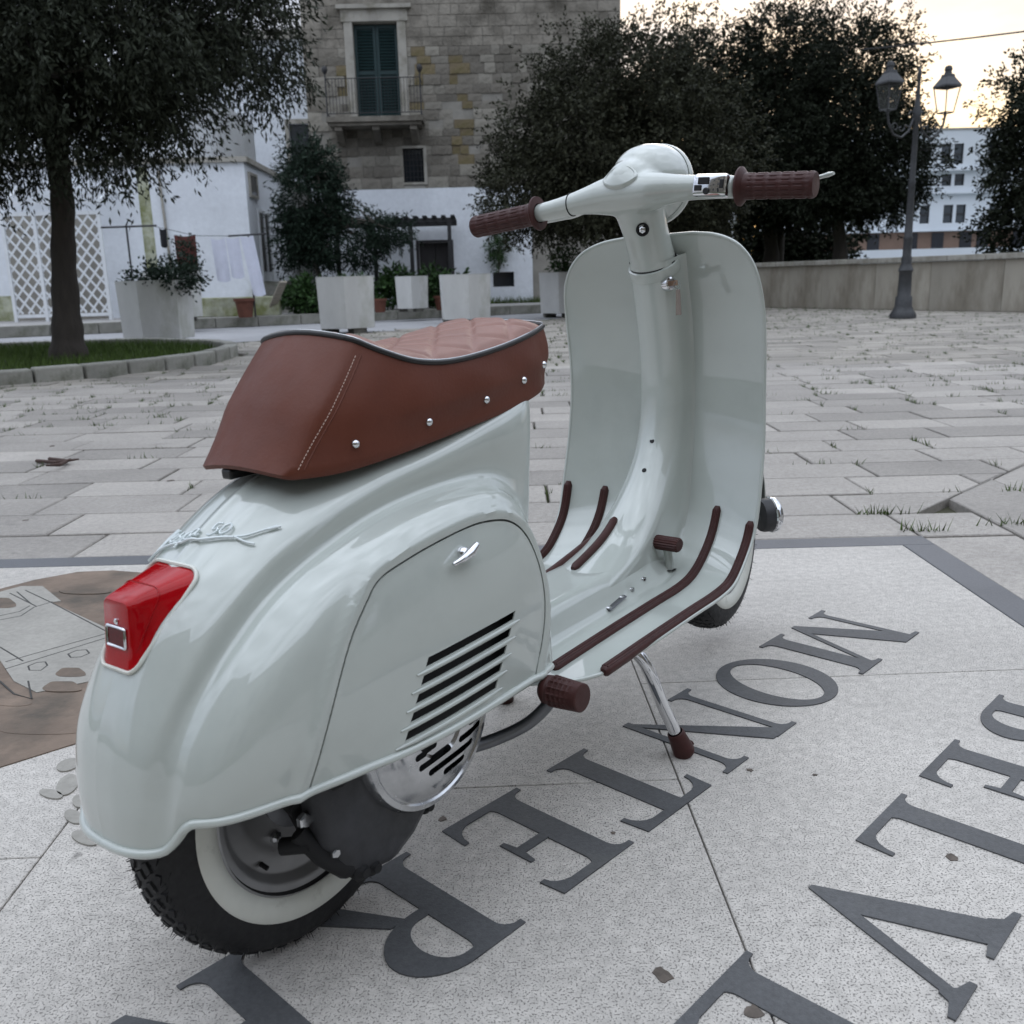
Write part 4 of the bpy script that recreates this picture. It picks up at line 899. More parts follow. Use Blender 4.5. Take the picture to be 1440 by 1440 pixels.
def put_text(items, cdiff, scale=1.0):
    for ch, s_ in items:
        o_ = Vector((0, cdiff))-ud*0; mb = MB()
        # baseline: y = x + cdiff; distance s along the reading direction measured from the foot of the perpendicular through the origin
        f_ = Vector((-cdiff/2, cdiff/2))
        if ch == 'O':
            pt = lambda x, y, z: (*(f_+rd*(s_+x)+ud*y*scale), z); ring = []
            for (rx_, ry_, tw_, z_) in ((.108, HCAP/2+.004, 0, -.004), (.108, HCAP/2+.004, 0, .0022), (.064, HCAP/2-.015, .12, .0022), (.064, HCAP/2-.015, .12, -.004)):
                ring.append([pt(.108+rx_*math.cos(a), HCAP/2+ry_*math.sin(a+tw_), z_) for a in np.linspace(0, 2*math.pi, 56, endpoint=False)])
            mb.grid(ring, close_v=True, flip=True); mb.build('inlaid_letter', 'letter_stone', med, recalc=True); continue
        for k, poly in enumerate(glyph(ch)):
            if sum(poly[i][0]*poly[(i+1) % len(poly)][1]-poly[(i+1) % len(poly)][0]*poly[i][1] for i in range(len(poly))) < 0: poly = poly[::-1]
            mb.prism([tuple(f_+rd*(s_+p[0])+ud*p[1]*scale) for p in poly], -.004, .0022+.00012*k)
        mb.build('inlaid_letter', 'letter_stone', med)
put_text([('M', -2.052), ('O', -1.722), ('N', -1.472), ('T', -1.196), ('E', -.982), ('R', -.752), ('R', -.498), ('O', -.24)], 1.332)
put_text([('B', -1.826), ('E', -1.590), ('L', -1.358), ('V', -1.170), ('E', -.888), ('D', -.70)], .676, .97)
# --- stone picture set into the medallion
def gp(px, py, z=0.0):
    d = fwd*FPX+cx*(px-720)-cy*(py-720); t = (z-CAM_H)/d.z; return (d.x*t, d.y*t)
def inlay(name, pix, m, z, parent=None, smooth=0):
    P = [gp(*p) for p in pix]
    if smooth: P = [tuple(q) for q in crom(np.array(P+[P[0]]), smooth)[:-1]]
    if sum(P[i][0]*P[(i+1) % len(P)][1]-P[(i+1) % len(P)][0]*P[i][1] for i in range(len(P))) < 0: P = P[::-1]
    mb = MB(); mb.prism(P, -.004, z); return mb.build(name, m, parent or med)
inlay('mosaic_ground', [(-120, 850), (0, 829), (50, 816), (110, 805), (160, 803), (198, 806), (240, 815), (262, 850), (240, 900), (200, 980), (150, 1030), (112, 1045), (0, 1080), (-150, 1130)], 'mosaic_brown', .0022)
inlay('mosaic_tower', [(-120, 862), (-40, 845), (30, 826), (60, 826), (86, 847), (72, 849), (150, 885), (150, 905), (190, 905), (140, 945), (128, 960), (52, 976), (20, 960), (0, 930), (-60, 935)], 'mosaic_grey', .0040)
for pl in ([(14, 836), (52, 855)], [(36, 832), (72, 849), (150, 890)], [(0, 874), (30, 868), (48, 856), (74, 848)], [(0, 868), (28, 862), (42, 854)], [(8, 943), (150, 899)], [(8, 933), (150, 893)], [(0, 912), (33, 932)], [(24, 834), (44, 851)],
           [(40, 939), (42, 945), (58, 945), (67, 938), (64, 933), (52, 934), (40, 939)], [(96, 922), (100, 927), (114, 926), (126, 921), (122, 916), (108, 917), (96, 922)], [(0, 960), (20, 978), (45, 985), (40, 960)]):
    mb = MB(); P = [gp(*p) for p in pl]; mb.tube([(p[0], p[1], .0036) for p in P], .0022, n=6, flat=((0, 0, 1), .45)); mb.build('mosaic_joint', 'mosaic_line', med)
for c, rx, ry in (((88, 968), 26, 9), ((20, 985), 24, 12), ((100, 948), 20, 8), ((60, 1020), 60, 18), ((120, 830), 34, 9), ((0, 850), 22, 9)):
    inlay('mosaic_stone', [(c[0]+rx*math.cos(a)*(1+.18*math.sin(3*a)), c[1]+ry*math.sin(a)*(1+.2*math.cos(2*a))) for a in np.linspace(0, 2*math.pi, 14)[:-1]], 'mosaic_brown', .0046 if c[1] < 975 and c[0] < 130 else .0030, None, 2)
for c, rx, ry, rt in (((96, 1077), 17, 8, -.3), ((95, 1105), 18, 12, -.7), ((72, 1118), 17, 6, .2), ((104, 1150), 14, 9, .4), ((120, 1180), 20, 9, .3), ((112, 1128), 10, 9, 0)):
    inlay('mosaic_stone', [(c[0]+rx*math.cos(a)*math.cos(rt)-ry*math.sin(a)*math.sin(rt), c[1]+rx*math.cos(a)*math.sin(rt)+ry*math.sin(a)*math.cos(rt)) for a in np.linspace(0, 2*math.pi, 12)[:-1]], 'mosaic_grey', .0028, None, 2)
# --- the square beyond: frame course, then courses of limestone slabs mitred at the corner
sq = empty('paving', (0, 0, 0)); tag(sq, kind='structure')
mb = MB(); mb.add([(-34, -6, -.034), (34, -6, -.034), (34, 30, -.034), (-34, 30, -.034)], [(0, 1, 2, 3)]); mb.build('joint_bed', 'bed', sq)
polys = []; gap = .0060; rs = random.Random(5)
fa = [-9, -7.4, -5.9, -4.3, -2.6, -1.4, 0, .289]
for x0, x1 in zip(fa[:-1], fa[1:]): polys.append([(x0, 0.0), (x1, 0.0), (x1, .287), (x0, .287)])
yb = [0, -1.1, -2.3, -3.4, -4.6]
for y1, y0 in zip(yb[:-1], yb[1:]): polys.append([(0.0, y0), (.289, y0), (.289, y1), (0.0, y1)])
b0 = .287; row = 0
edge_of = {}
while b0 < 20.5:
    hgt = .290+rs.uniform(-.012, .012); a0 = -.72*(b0+3)-2+rs.uniform(0, .5)
    while a0 < min(.72*(b0+3)+1.5, b0+hgt-.18):
        ln = rs.uniform(.42, .62); P = [(a0, b0), (a0+ln, b0), (a0+ln, b0+hgt), (a0, b0+hgt)]; P = clip(P, 1, -1, -.182)   # a - b <= -.182
        if len(P) > 2: polys.append(P)
        a0 += ln
    b0 += hgt; row += 1
a0 = .289
while a0 < 12:
    wd = .302; bb = a0+.182-.0+.3
    hi = bb
    while hi > -4:
        ln = rs.uniform(.5, .9); P = [(a0, hi-ln), (a0+wd, hi-ln), (a0+wd, hi), (a0, hi)]; P = clip(P, -1, 1, .182)
        if len(P) > 2 and hi-ln < a0+wd+.182: polys.append(P)
        hi -= ln
    a0 += wd
def road_side(x, y): return y > x+18.2          # beyond the edge of the square
near, far = [], MB()
items = []
for P in polys:
    P = inset(P, gap); 
    if len(P) < 3: continue
    ar = sum(P[i][0]*P[(i+1) % len(P)][1]-P[(i+1) % len(P)][0]*P[i][1] for i in range(len(P)))/2
    if abs(ar) < .003: continue
    if ar < 0: P = P[::-1]
    Wp = [pv(*p) for p in P]; c = Vector((sum(p[0] for p in Wp)/len(Wp), sum(p[1] for p in Wp)/len(Wp)))
    if road_side(c.x, c.y) or (c.x > 6.2 and c.x > 6.7+(22.8-c.y)*.495+.6): continue
    if ((c.x+5.7)/2.75)**2+((c.y-11.0)/2.8)**2 < 1: continue
    inview = abs(c.x-.03*c.y) < .58*c.y+.6
    items.append((c.length+(0 if inview else 100), Wp))
items.sort(key=lambda t: t[0])
for k, (dd, Wp) in enumerate(items):
    lift = (rs.gauss(0, .0025), rs.gauss(0, .0025)); top = rs.gauss(0, .0014)-.001; ch = .003+rs.random()*.002
    if k < 290: b_ = MB(); slab_geo(b_, Wp, top, ch, .04, lift=lift); b_.build('slab', 'slab_stone', sq)
    elif dd < 200: slab_geo(far, Wp, top, ch, .04, lift=lift)
o = far.build('distant_slabs', 'slab_stone_far', sq); o['kind'] = 'stuff'
# --- grass in the joints
def blades(name, pts, hmin, hmax, wid, m, parent=None, seed=1, lean=.5):
    r_ = np.random.default_rng(seed); n = len(pts); P = np.asarray(pts, float); h = r_.uniform(hmin, hmax, n); a = r_.uniform(0, 2*np.pi, n); l_ = r_.uniform(.1, lean, n)*h; b_ = r_.uniform(0, 2*np.pi, n)
    w = wid*r_.uniform(.6, 1.3, n); dx, dy = np.cos(a)*w, np.sin(a)*w; V = np.zeros((n, 3, 3))
    V[:, 0] = P-np.stack([dx, dy, 0*dx], 1); V[:, 1] = P+np.stack([dx, dy, 0*dx], 1); V[:, 2] = P+np.stack([np.cos(b_)*l_, np.sin(b_)*l_, h], 1)
    me = np_mesh(name, V.reshape(-1, 3), np.arange(n*3).reshape(-1, 3)); o = link(name, me, m, parent); o['kind'] = 'stuff'; return o
gpts = []
for k, (dd, Wp) in enumerate(items):
    if dd > 60: continue
    c = (sum(p[0] for p in Wp)/len(Wp), sum(p[1] for p in Wp)/len(Wp)); w_ = .10 if dd < 6 else .30+.5*max(0, math.sin(c[0]*.9+1)*math.cos(c[1]*.6))
    for i in range(len(Wp)):
        if rs.random() < w_*1.5:
            p, q = Vector(Wp[i]), Vector(Wp[(i+1) % len(Wp)]); t0 = rs.random(); n_ = rs.randint(5, 26 if dd > 5 else 18)
            for _ in range(n_): t = min(1, max(0, t0+rs.gauss(0, .09))); g_ = p.lerp(q, t); gpts.append((g_.x+rs.gauss(0, .006), g_.y+rs.gauss(0, .006), -.012))
for (px, py, n_, sp) in ((1243, 722, 60, .05), (1292, 746, 45, .035), (1425, 737, 30, .04), (1425, 690, 20, .03)):
    c = gp(px, py)
    for _ in range(n_): gpts.append((c[0]+rs.gauss(0, sp), c[1]+rs.gauss(0, .012), -.005))
tag(blades('joint_grass', gpts, .012, .045, .0028, 'grass_blade', None, 3, .9), 'thin weeds and moss growing in the paving joints', 'weeds', kind='stuff')
# fallen twig on the slabs
tw = MB()
for pl in ([(52, 651), (80, 655), (112, 652)], [(70, 648), (95, 653), (85, 660), (66, 663)], [(84, 655), (100, 650)]): tw.tube([(*gp(*p), .010+.006*i) for i, p in enumerate(pl)], [.009]*(len(pl)-1)+[.004], n=6)
tag(tw.build('fallen_twig', 'twig_brown'), 'brown forked twig lying on the limestone slabs', 'twig')
lf = [(855, 930+445, 7, 'l')]
mat('dirt_spot', (0.12, 0.10, 0.085), rough=0.9, var=0.4, vscale=40)
for (px, py, r_) in ((932, 1372, .012), (1058, 1422, .012), (1340, 1207, .010), (622, 1152, .007), (1055, 1083, .006), (862, 1172, .004), (1146, 1090, .004), (36, 732, .012), (240, 676, .016), (73, 627, .014)):
    c = gp(px, py); P = [(c[0]+r_*math.cos(a)*rs.uniform(.5, 1.2), c[1]+r_*math.sin(a)*rs.uniform(.5, 1.2)) for a in np.linspace(0, 2*math.pi, 13)[:-1]]
    mb = MB(); mb.prism(P, -.002, .0012); mb.build('dirt_spot', 'dirt_spot', med if py > 800 else sq)
# --- road, raised pavement and kerbs
mb = MB(); mb.add([(-40, -21.8, -.012), (6.0, 24.2, -.012), (8.4, 27, -.012), (-40, 2.7, -.012)], [(0, 1, 2, 3)]); tag(mb.build('road', 'road'), kind='structure')
KA, KB = Vector((-24, 10.7)), Vector((8.0, 26.7))
mb = MB(); mb.prism([tuple(KA+Vector((-.06, .12))), tuple(KB+Vector((-.06, .12))), (8.0, 60), (-40, 60), (-40, 11)], -.05, .19); tag(mb.build('pavement', 'sidewalk'), kind='structure')
kb = empty('kerb', (KA.x, KA.y, 0)); tag(kb, 'mossy limestone kerb of the raised pavement before the houses', 'kerb')
dirk = (KB-KA).normalized(); Lk = (KB-KA).length; s_ = 12.0; kr = random.Random(4)
while s_ < Lk:
    ln = kr.uniform(.8, 1.15); c = Vector((dirk.x*(s_+ln/2), dirk.y*(s_+ln/2), .095)); mb = MB(); mb.box((0, 0, 0), (ln-.012, .17, .21)); o = mb.build('kerb_stone', 'kerb_stone', kb, bevel=.012); o.location = c; o.rotation_euler = (0, 0, math.atan2(dirk.y, dirk.x)+kr.gauss(0, .004)); s_ += ln
# ================================================================== BUILDINGS
mat('limewash', (0.72, 0.75, 0.79), rough=0.9, var=0.10, vscale=0.7, var2=0.05, v2scale=9, bump=0.010, bscale=7, stain=(0.34, 0.35, 0.27), stain_scale=0.55, stain_range=(0.62, 0.85))
mat('limewash_moss', (0.42, 0.43, 0.33), rough=0.95, var=0.35, vscale=3, stain=(0.20, 0.215, 0.09), stain_scale=2.5, stain_range=(0.42, 0.62), bump=0.01, bscale=12)
mat('white_metal', (0.70, 0.72, 0.74), rough=0.5, var=0.06, vscale=5)
mat('dark_glass', (0.02, 0.024, 0.03), rough=0.08, var=0.2, vscale=2)
mat('shutter_green', (0.008, 0.030, 0.031), rough=0.5, var=0.15, vscale=6)
mat('iron', (0.03, 0.03, 0.032), rough=0.6, var=0.25, vscale=20)
mat('stone_trim', (0.36, 0.34, 0.30), rough=0.9, var=0.15, vscale=2.5, stain=(0.15, 0.14, 0.10), stain_scale=2, stain_range=(0.5, 0.75), bump=0.008, bscale=25)
mat('block_stone', (0.205, 0.187, 0.158), rough=0.92, var=0.22, vscale=2.5, stain=(0.095, 0.085, 0.068), stain_scale=1.2, stain_range=(0.45, 0.68), rnd=0.30, bump=0.03, bscale=14, coords='Object')
mat('block_stone_ochre', (0.19, 0.152, 0.095), rough=0.92, var=0.3, vscale=2.5, stain=(0.10, 0.085, 0.03), stain_scale=1.5, stain_range=(0.45, 0.68), rnd=0.15, bump=0.02, bscale=14)
mat('block_stone_pale', (0.31, 0.288, 0.245), rough=0.92, var=0.25, vscale=3, stain=(0.12, 0.11, 0.09), stain_scale=1.6, stain_range=(0.45, 0.7), rnd=0.2, bump=0.03, bscale=14)
mat('mortar', (0.27, 0.255, 0.225), rough=0.95, var=0.2, vscale=2, bump=0.01, bscale=20)
mat('wall_stone', (0.36, 0.335, 0.285), rough=0.92, var=0.15, vscale=1.2, stain=(0.12, 0.10, 0.07), stain_scale=0.9, stain_range=(0.48, 0.72), rnd=0.10, bump=0.008, bscale=20, stretch=(1, 1, .35))
mat('coping', (0.36, 0.345, 0.31), rough=0.9, var=0.15, vscale=3, stain=(0.14, 0.13, 0.09), stain_scale=2.5, stain_range=(0.5, 0.75), rnd=0.10)
mat('planter_white', (0.56, 0.56, 0.54), rough=0.85, var=0.10, vscale=2.5, stain=(0.27, 0.28, 0.20), stain_scale=1.8, stain_range=(0.52, 0.80), bump=0.004, bscale=35, stretch=(1, 1, .5))
mat('planter_foot', (0.12, 0.115, 0.10), rough=0.95, var=0.2, vscale=8)
mat('soil', (0.04, 0.03, 0.022), rough=1.0, var=0.3, vscale=12, bump=0.02, bscale=40)
mat('terracotta', (0.13, 0.05, 0.033), rough=0.85, var=0.2, vscale=8)
mat('cloth_white', (0.64, 0.66, 0.76), rough=0.9, var=0.06, vscale=8)
mat('cloth_brown', (0.11, 0.035, 0.03), rough=0.9, var=0.2, vscale=8)
mat('cloth_black', (0.015, 0.015, 0.018), rough=0.9)
mat('wood_grey', (0.30, 0.27, 0.22), rough=0.85, var=0.25, vscale=5, stretch=(1, 8, 1))
mat('awning_dark', (0.02, 0.022, 0.024), rough=0.8, var=0.3, vscale=4)
mat('door_dark', (0.035, 0.032, 0.034), rough=0.6, var=0.2, vscale=4)
mat('apartment_white', (0.62, 0.66, 0.70), rough=0.9, var=0.04, vscale=0.3)
mat('apartment_brown', (0.24, 0.16, 0.12), rough=0.9, var=0.15, vscale=0.4)
mat('window_grey', (0.05, 0.06, 0.07), rough=0.15, rnd=0.3)
mat('lamp_iron', (0.05, 0.052, 0.055), rough=0.5, var=0.2, vscale=15, metal=0.3)
mat('lamp_glass', (0.8, 0.8, 0.78), rough=0.1, alpha=0.03)
mat('cable_black', (0.02, 0.02, 0.02), rough=0.7)

def wallbox(mb, x0, x1, y0, y1, z0, z1): return mb.box(((x0+x1)/2, (y0+y1)/2, (z0+z1)/2), (x1-x0, y1-y0, z1-z0))
def part(name, m, parent, boxes, bevel=0.0, smooth=None):
    mb = MB()
    for b in boxes: wallbox(mb, *b)
    return mb.build(name, m, parent, smooth, bevel)
def wall_holes(mb, x0, x1, z0, z1, y0, y1, holes):
    """front wall in the XZ plane made of boxes round rectangular openings"""
    xs = sorted({x0, x1, *[h[0] for h in holes], *[h[1] for h in holes]}); zs = sorted({z0, z1, *[h[2] for h in holes], *[h[3] for h in holes]})
    V = {}; F = []
    def vid(x, z, y):
        k = (x, z, y)
        if k not in V: V[k] = len(V)
        return V[k]
    inside = lambda xm, zm: any(h[0] < xm < h[1] and h[2] < zm < h[3] for h in holes)
    for i in range(len(xs)-1):
        for j in range(len(zs)-1):
            if inside((xs[i]+xs[i+1])/2, (zs[j]+zs[j+1])/2): continue
            for y, fl in ((y0, False), (y1, True)):
                q = (vid(xs[i], zs[j], y), vid(xs[i+1], zs[j], y), vid(xs[i+1], zs[j+1], y), vid(xs[i], zs[j+1], y)); F.append(q[::-1] if fl else q)
    for h in holes+[(x0, x1, z0, z1)]:
        for (xa, za), (xb, zb) in (((h[0], h[2]), (h[1], h[2])), ((h[1], h[2]), (h[1], h[3])), ((h[1], h[3]), (h[0], h[3])), ((h[0], h[3]), (h[0], h[2]))):
            a, b, c, d = vid(xa, za, y0), vid(xb, zb, y0), vid(xb, zb, y1), vid(xa, za, y1); F.append((a, d, c, b))
    inv = sorted(V, key=V.get); return mb.add([(k[0], k[2], k[1]) for k in inv], F)

# ---------------------------------------------------------------- old stone house with balcony, Y = 26
OH = empty('stone_house', (0, 26, .19)); tag(OH, 'weathered old stone house with green balcony shutters and whitewashed ground floor', 'house')
Z0 = .19
def Zs(z): return z-Z0
holes = [(-3.02, -1.92, Zs(4.88), Zs(7.12)), (-1.93, -1.40, Zs(3.32), Zs(4.15)), (-1.62, -.80, Zs(.2), Zs(1.80)), (.30, .86, Zs(.62), Zs(1.0))]
mb = MB(); wall_holes(mb, -4.30, 3.70, 0, 10.8, -.030, .5, holes); wallbox(mb, -4.30, 3.70, .55, 8, 0, 10.8); mb.build('wall', 'mortar', OH)
mb = MB(); wall_holes(mb, -4.36, 1.36, 0, Zs(3.16), -.09, -.032, [h for h in holes if h[3] < Zs(3.2)]); mb.build('whitewashed_base', 'limewash', OH)
# stone blocks above the whitewash: each its own piece
br = random.Random(9); protos = {}
def block(x0, x1, z0, z1, ochre):
    key = (round(x1-x0, 2), round(z1-z0, 2))
    if key not in protos: b_ = MB(); b_.box((0, 0, 0), (key[0]-.009, .10, key[1]-.009)); protos[key] = b_.mesh('block'); 
    me_ = protos[key] if not ochre else protos.setdefault(key+(ochre,), protos[key].copy())
    me_.materials.clear(); me_.materials.append(MATS[('block_stone', 'block_stone_ochre', 'block_stone_pale')[ochre]])
    o = bpy.data.objects.new('stone_block', me_); COL.objects.link(o); o.parent = OH; o.location = ((x0+x1)/2, .0+br.uniform(-.022, .022), (z0+z1)/2)
z = Zs(3.17); nb_ = 0; rest = MB()
while z < Zs(8.4):
    hgt = br.choice((.18, .22, .25, .28)); x = -4.30
    if z > Zs(7.6) and False: break
    while x < 3.70:
        ln = br.choice((.22, .28, .36, .44, .52)); x1 = min(x+ln, 3.70)
        if 3.70-x1 < .15: x1 = 3.70
        segs = [(x, x1)]
        for h in holes+[(-3.22, -1.72, Zs(4.7), Zs(7.42))]:
            if h[2] < z+hgt-.02 and h[3] > z+.02:
                ns = []
                for a_, b_ in segs:
                    if h[0] >= b_ or h[1] <= a_: ns.append((a_, b_)); continue
                    if h[0]-a_ > .06: ns.append((a_, h[0]))
                    if b_-h[1] > .06: ns.append((h[1], b_))
                segs = ns
        for a_, b_ in segs:
            och = 1 if (-.55 < (a_+b_)/2 < -.15 and z > Zs(3.6) and br.random() < .65) or (-1.55 < (a_+b_)/2 < -1.25 and z > Zs(5.0) and br.random() < .7) or (-3.5 < (a_+b_)/2 < -3.25 and z > Zs(5.2) and br.random() < .5) else (2 if br.random() < .40 else 0)
            if nb_ < 295 and z < Zs(7.6): block(a_, b_, z, z+hgt, och); nb_ += 1
            else: rest.box(((a_+b_)/2, br.uniform(-.01, .01), z+hgt/2), (b_-a_-.014, .1, hgt-.014))
        x = x1
    z += hgt
o = rest.build('upper_masonry', 'block_stone', OH); o['kind'] = 'stuff'
# balcony door: stone surround, shutters with louvres
part('door_surround', 'stone_trim', OH, [(-3.24, -3.03, -.09, .10, Zs(4.88), Zs(7.14)), (-1.91, -1.70, -.09, .10, Zs(4.88), Zs(7.14)), (-3.30, -1.64, -.11, .10, Zs(7.145), Zs(7.42)), (-3.40, -1.54, -.20, .08, Zs(7.425), Zs(7.52))])
for k, (x0, x1) in enumerate(((-3.015, -2.475), (-2.465, -1.925))):
    sh = part('shutter', 'shutter_green', OH, [(x0, x0+.07, .10, .15, Zs(4.9), Zs(7.10)), (x1-.07, x1, .10, .15, Zs(4.9), Zs(7.10)), (x0+.071, x1-.071, .10, .15, Zs(7.02), Zs(7.10)), (x0+.071, x1-.071, .10, .15, Zs(5.95), Zs(6.03)), (x0+.071, x1-.071, .10, .15, Zs(4.9), Zs(5.0)), (x0+.071, x1-.071, .135, .145, Zs(5.001), Zs(7.019))])
    zz_ = Zs(5.02)
    while zz_ < Zs(7.0):
        if not (Zs(5.93) < zz_ < Zs(6.04)):
            mb = MB(); mb.box((0, 0, 0), (x1-x0-.145, .05, .012), Matrix.Rotation(R(38), 3, 'X')); o = mb.build('louvre', 'shutter_green', sh); o.location = ((x0+x1)/2, .108, zz_)
        zz_ += .072
bal = part('balcony', 'block_stone', OH, [(-3.72, -1.32, -.85, .0, Zs(4.70), Zs(4.82)), (-3.66, -1.38, -.78, .0, Zs(4.62), Zs(4.699))])
for x in (-3.45, -2.52, -1.58):
    mb = MB(); mb.prism([(0, 0), (-.62, 0), (-.62, -.10), (-.45, -.16), (-.30, -.24), (-.12, -.34), (0, -.38)], -.09, .09, lambda a_, b_, c_: (c_, a_, b_)); o = mb.build('corbel', 'block_stone', bal, recalc=True); o.location = (x, -.10, Zs(4.62))
mb = MB(); 
for x in (-3.68, -1.36):
    mb.tube([(x, -.80, Zs(4.82)), (x, -.80, Zs(5.82))], .018, n=8)
for za in (4.90, 5.70): mb.tube([(-3.68, -.80, Zs(za)), (-1.36, -.80, Zs(za))], .012, n=6); mb.tube([(-3.68, -.80, Zs(za)), (-3.68, 0, Zs(za))], .012, n=6); mb.tube([(-1.36, -.80, Zs(za)), (-1.36, 0, Zs(za))], .012, n=6)
rl = mb.build('railing', 'iron', bal, 60)
for x in np.linspace(-3.60, -1.44, 28): MB().tube([(x, -.80, Zs(4.90)), (x, -.80, Zs(5.70))], .007, n=5).build('baluster', 'iron', rl)
for x in (-3.68, -1.36): mb = MB(); mb.lathe([(.02, 0), (.05, .04), (.075, .10), (.06, .17), (.001, .20)], (x, -.80, Zs(5.80)), (0, 0, 1), 14); mb.build('finial', 'iron', rl, 60)
wn = part('window', 'stone_trim', OH, [(-2.01, -1.931, -.06, .05, Zs(3.26), Zs(4.21)), (-1.399, -1.32, -.06, .05, Zs(3.26), Zs(4.21)), (-1.93, -1.40, -.06, .05, Zs(4.151), Zs(4.21)), (-1.93, -1.40, -.06, .05, Zs(3.26), Zs(3.319))])
part('pane', 'dark_glass', wn, [(-1.93, -1.40, .15, .17, Zs(3.32), Zs(4.15))])
for x in np.linspace(-1.86, -1.47, 5): MB().tube([(x, .02, Zs(3.32)), (x, .02, Zs(4.15))], .010, n=5).build('bar', 'iron', wn)
for z_ in np.linspace(Zs(3.45), Zs(4.02), 5): MB().tube([(-1.93, .035, z_), (-1.40, .035, z_)], .008, n=5).build('bar', 'iron', wn)
dr = part('door', 'door_dark', OH, [(-1.62, -1.215, .08, .13, Zs(.2), Zs(1.80)), (-1.205, -.80, .08, .13, Zs(.2), Zs(1.80))])
part('door_frame', 'door_dark', dr, [(-1.70, -1.622, -.11, .0, Zs(.2), Zs(1.86)), (-.798, -.72, -.11, .0, Zs(.2), Zs(1.86)), (-1.62, -.80, -.11, .0, Zs(1.802), Zs(1.86))])
part('cellar_window', 'dark_glass', OH, [(.30, .86, .05, .07, Zs(.62), Zs(1.0))])
part('roof_cornice', 'stone_trim', OH, [(-4.5, 3.9, -.30, .0, 10.80, 11.0)])
# pergola against the ground floor
pg = empty('pergola', (-2.1, 24.4, .19)); tag(pg, 'low dark pergola with black posts in front of the whitewashed ground floor', 'pergola')
for x in (-1.32, -.44, .44, 1.36):
    for y in (-.75, ): mb = MB(); mb.box((x, y, 1.0), (.09, .09, 2.0)); mb.build('post', 'iron', pg)
for y in (-.75, .2, 1.2): mb = MB(); mb.box((0.0, y, 2.045), (3.0, .07, .085)); mb.build('beam', 'iron', pg)
for x in np.linspace(-1.45, 1.45, 14): mb = MB(); mb.box((x, .22, 2.115), (.10, 2.2, .05)); mb.build('slat', 'awning_dark', pg)

# ---------------------------------------------------------------- whitewashed house on the left
WH = empty('white_house', (-8, 22, .19)); tag(WH, 'low whitewashed house with lattice porch and side door behind the tree', 'house')
mb = MB(); wallbox(mb, -10, 2.90, 0, 9, 0, 3.25); mb.build('wall', 'limewash', WH)
part('roof_parapet', 'stone_trim', WH, [(-10.05, 2.98, -.08, 9.05, 3.252, 3.36)])
part('upper_storey', 'limewash', WH, [(-10, 1.2, 2.2, 9, 3.361, 5.4)])
part('moss_streak', 'limewash_moss', WH, [(.55, .80, -.006, -.001, .9, 3.2)]); part('moss_base', 'limewash_moss', WH, [(-6, -1.9, -.012, -.001, 0, .55)]); part('moss_base', 'limewash_moss', WH, [(1.3, 2.85, -.012, -.001, 0, .35)])
part('porch_opening', 'mortar', WH, [(-2.43, -.42, -.03, -.002, 0, 2.25)])
MB().tube([(1.05, -.05, 3.1), (1.10, -.05, 1.0), (1.18, -.05, .2)], .03, n=8).build('drainpipe', 'stone_trim', WH, 60)
def side_box(y0, y1, z0, z1, x0, x1): return (x0, x1, y0, y1, z0, z1)
sd_ = part('side_door', 'white_metal', WH, [(2.90, 2.94, .85, .92, 0.75, 2.35), (2.90, 2.94, 1.93, 2.0, .75, 2.35), (2.90, 2.94, .921, 1.929, 2.27, 2.35), (2.90, 2.94, 1.40, 1.47, .75, 2.269)])
part('door_pane', 'dark_glass', sd_, [(2.901, 2.915, .93, 1.39, .95, 2.26)]); part('door_pane', 'dark_glass', sd_, [(2.901, 2.915, 1.48, 1.92, .95, 2.26)])
sw_ = part('side_window', 'stone_trim', WH, [(2.90, 2.95, .25, .31, 2.55, 3.08), (2.90, 2.95, .95, 1.01, 2.55, 3.08), (2.90, 2.95, .311, .949, 3.02, 3.08), (2.90, 2.95, .311, .949, 2.55, 2.61)]); part('window_pane', 'dark_glass', sw_, [(2.901, 2.93, .311, .949, 2.611, 3.019)])
st_ = empty('doorstep', (0, 0, 0)); st_.parent = WH
for k in range(4): part('step', 'kerb_stone', st_, [(2.92, 4.1-.22*k, .5+.05*k, 2.3, .18*k, .18*(k+1)-.002)])
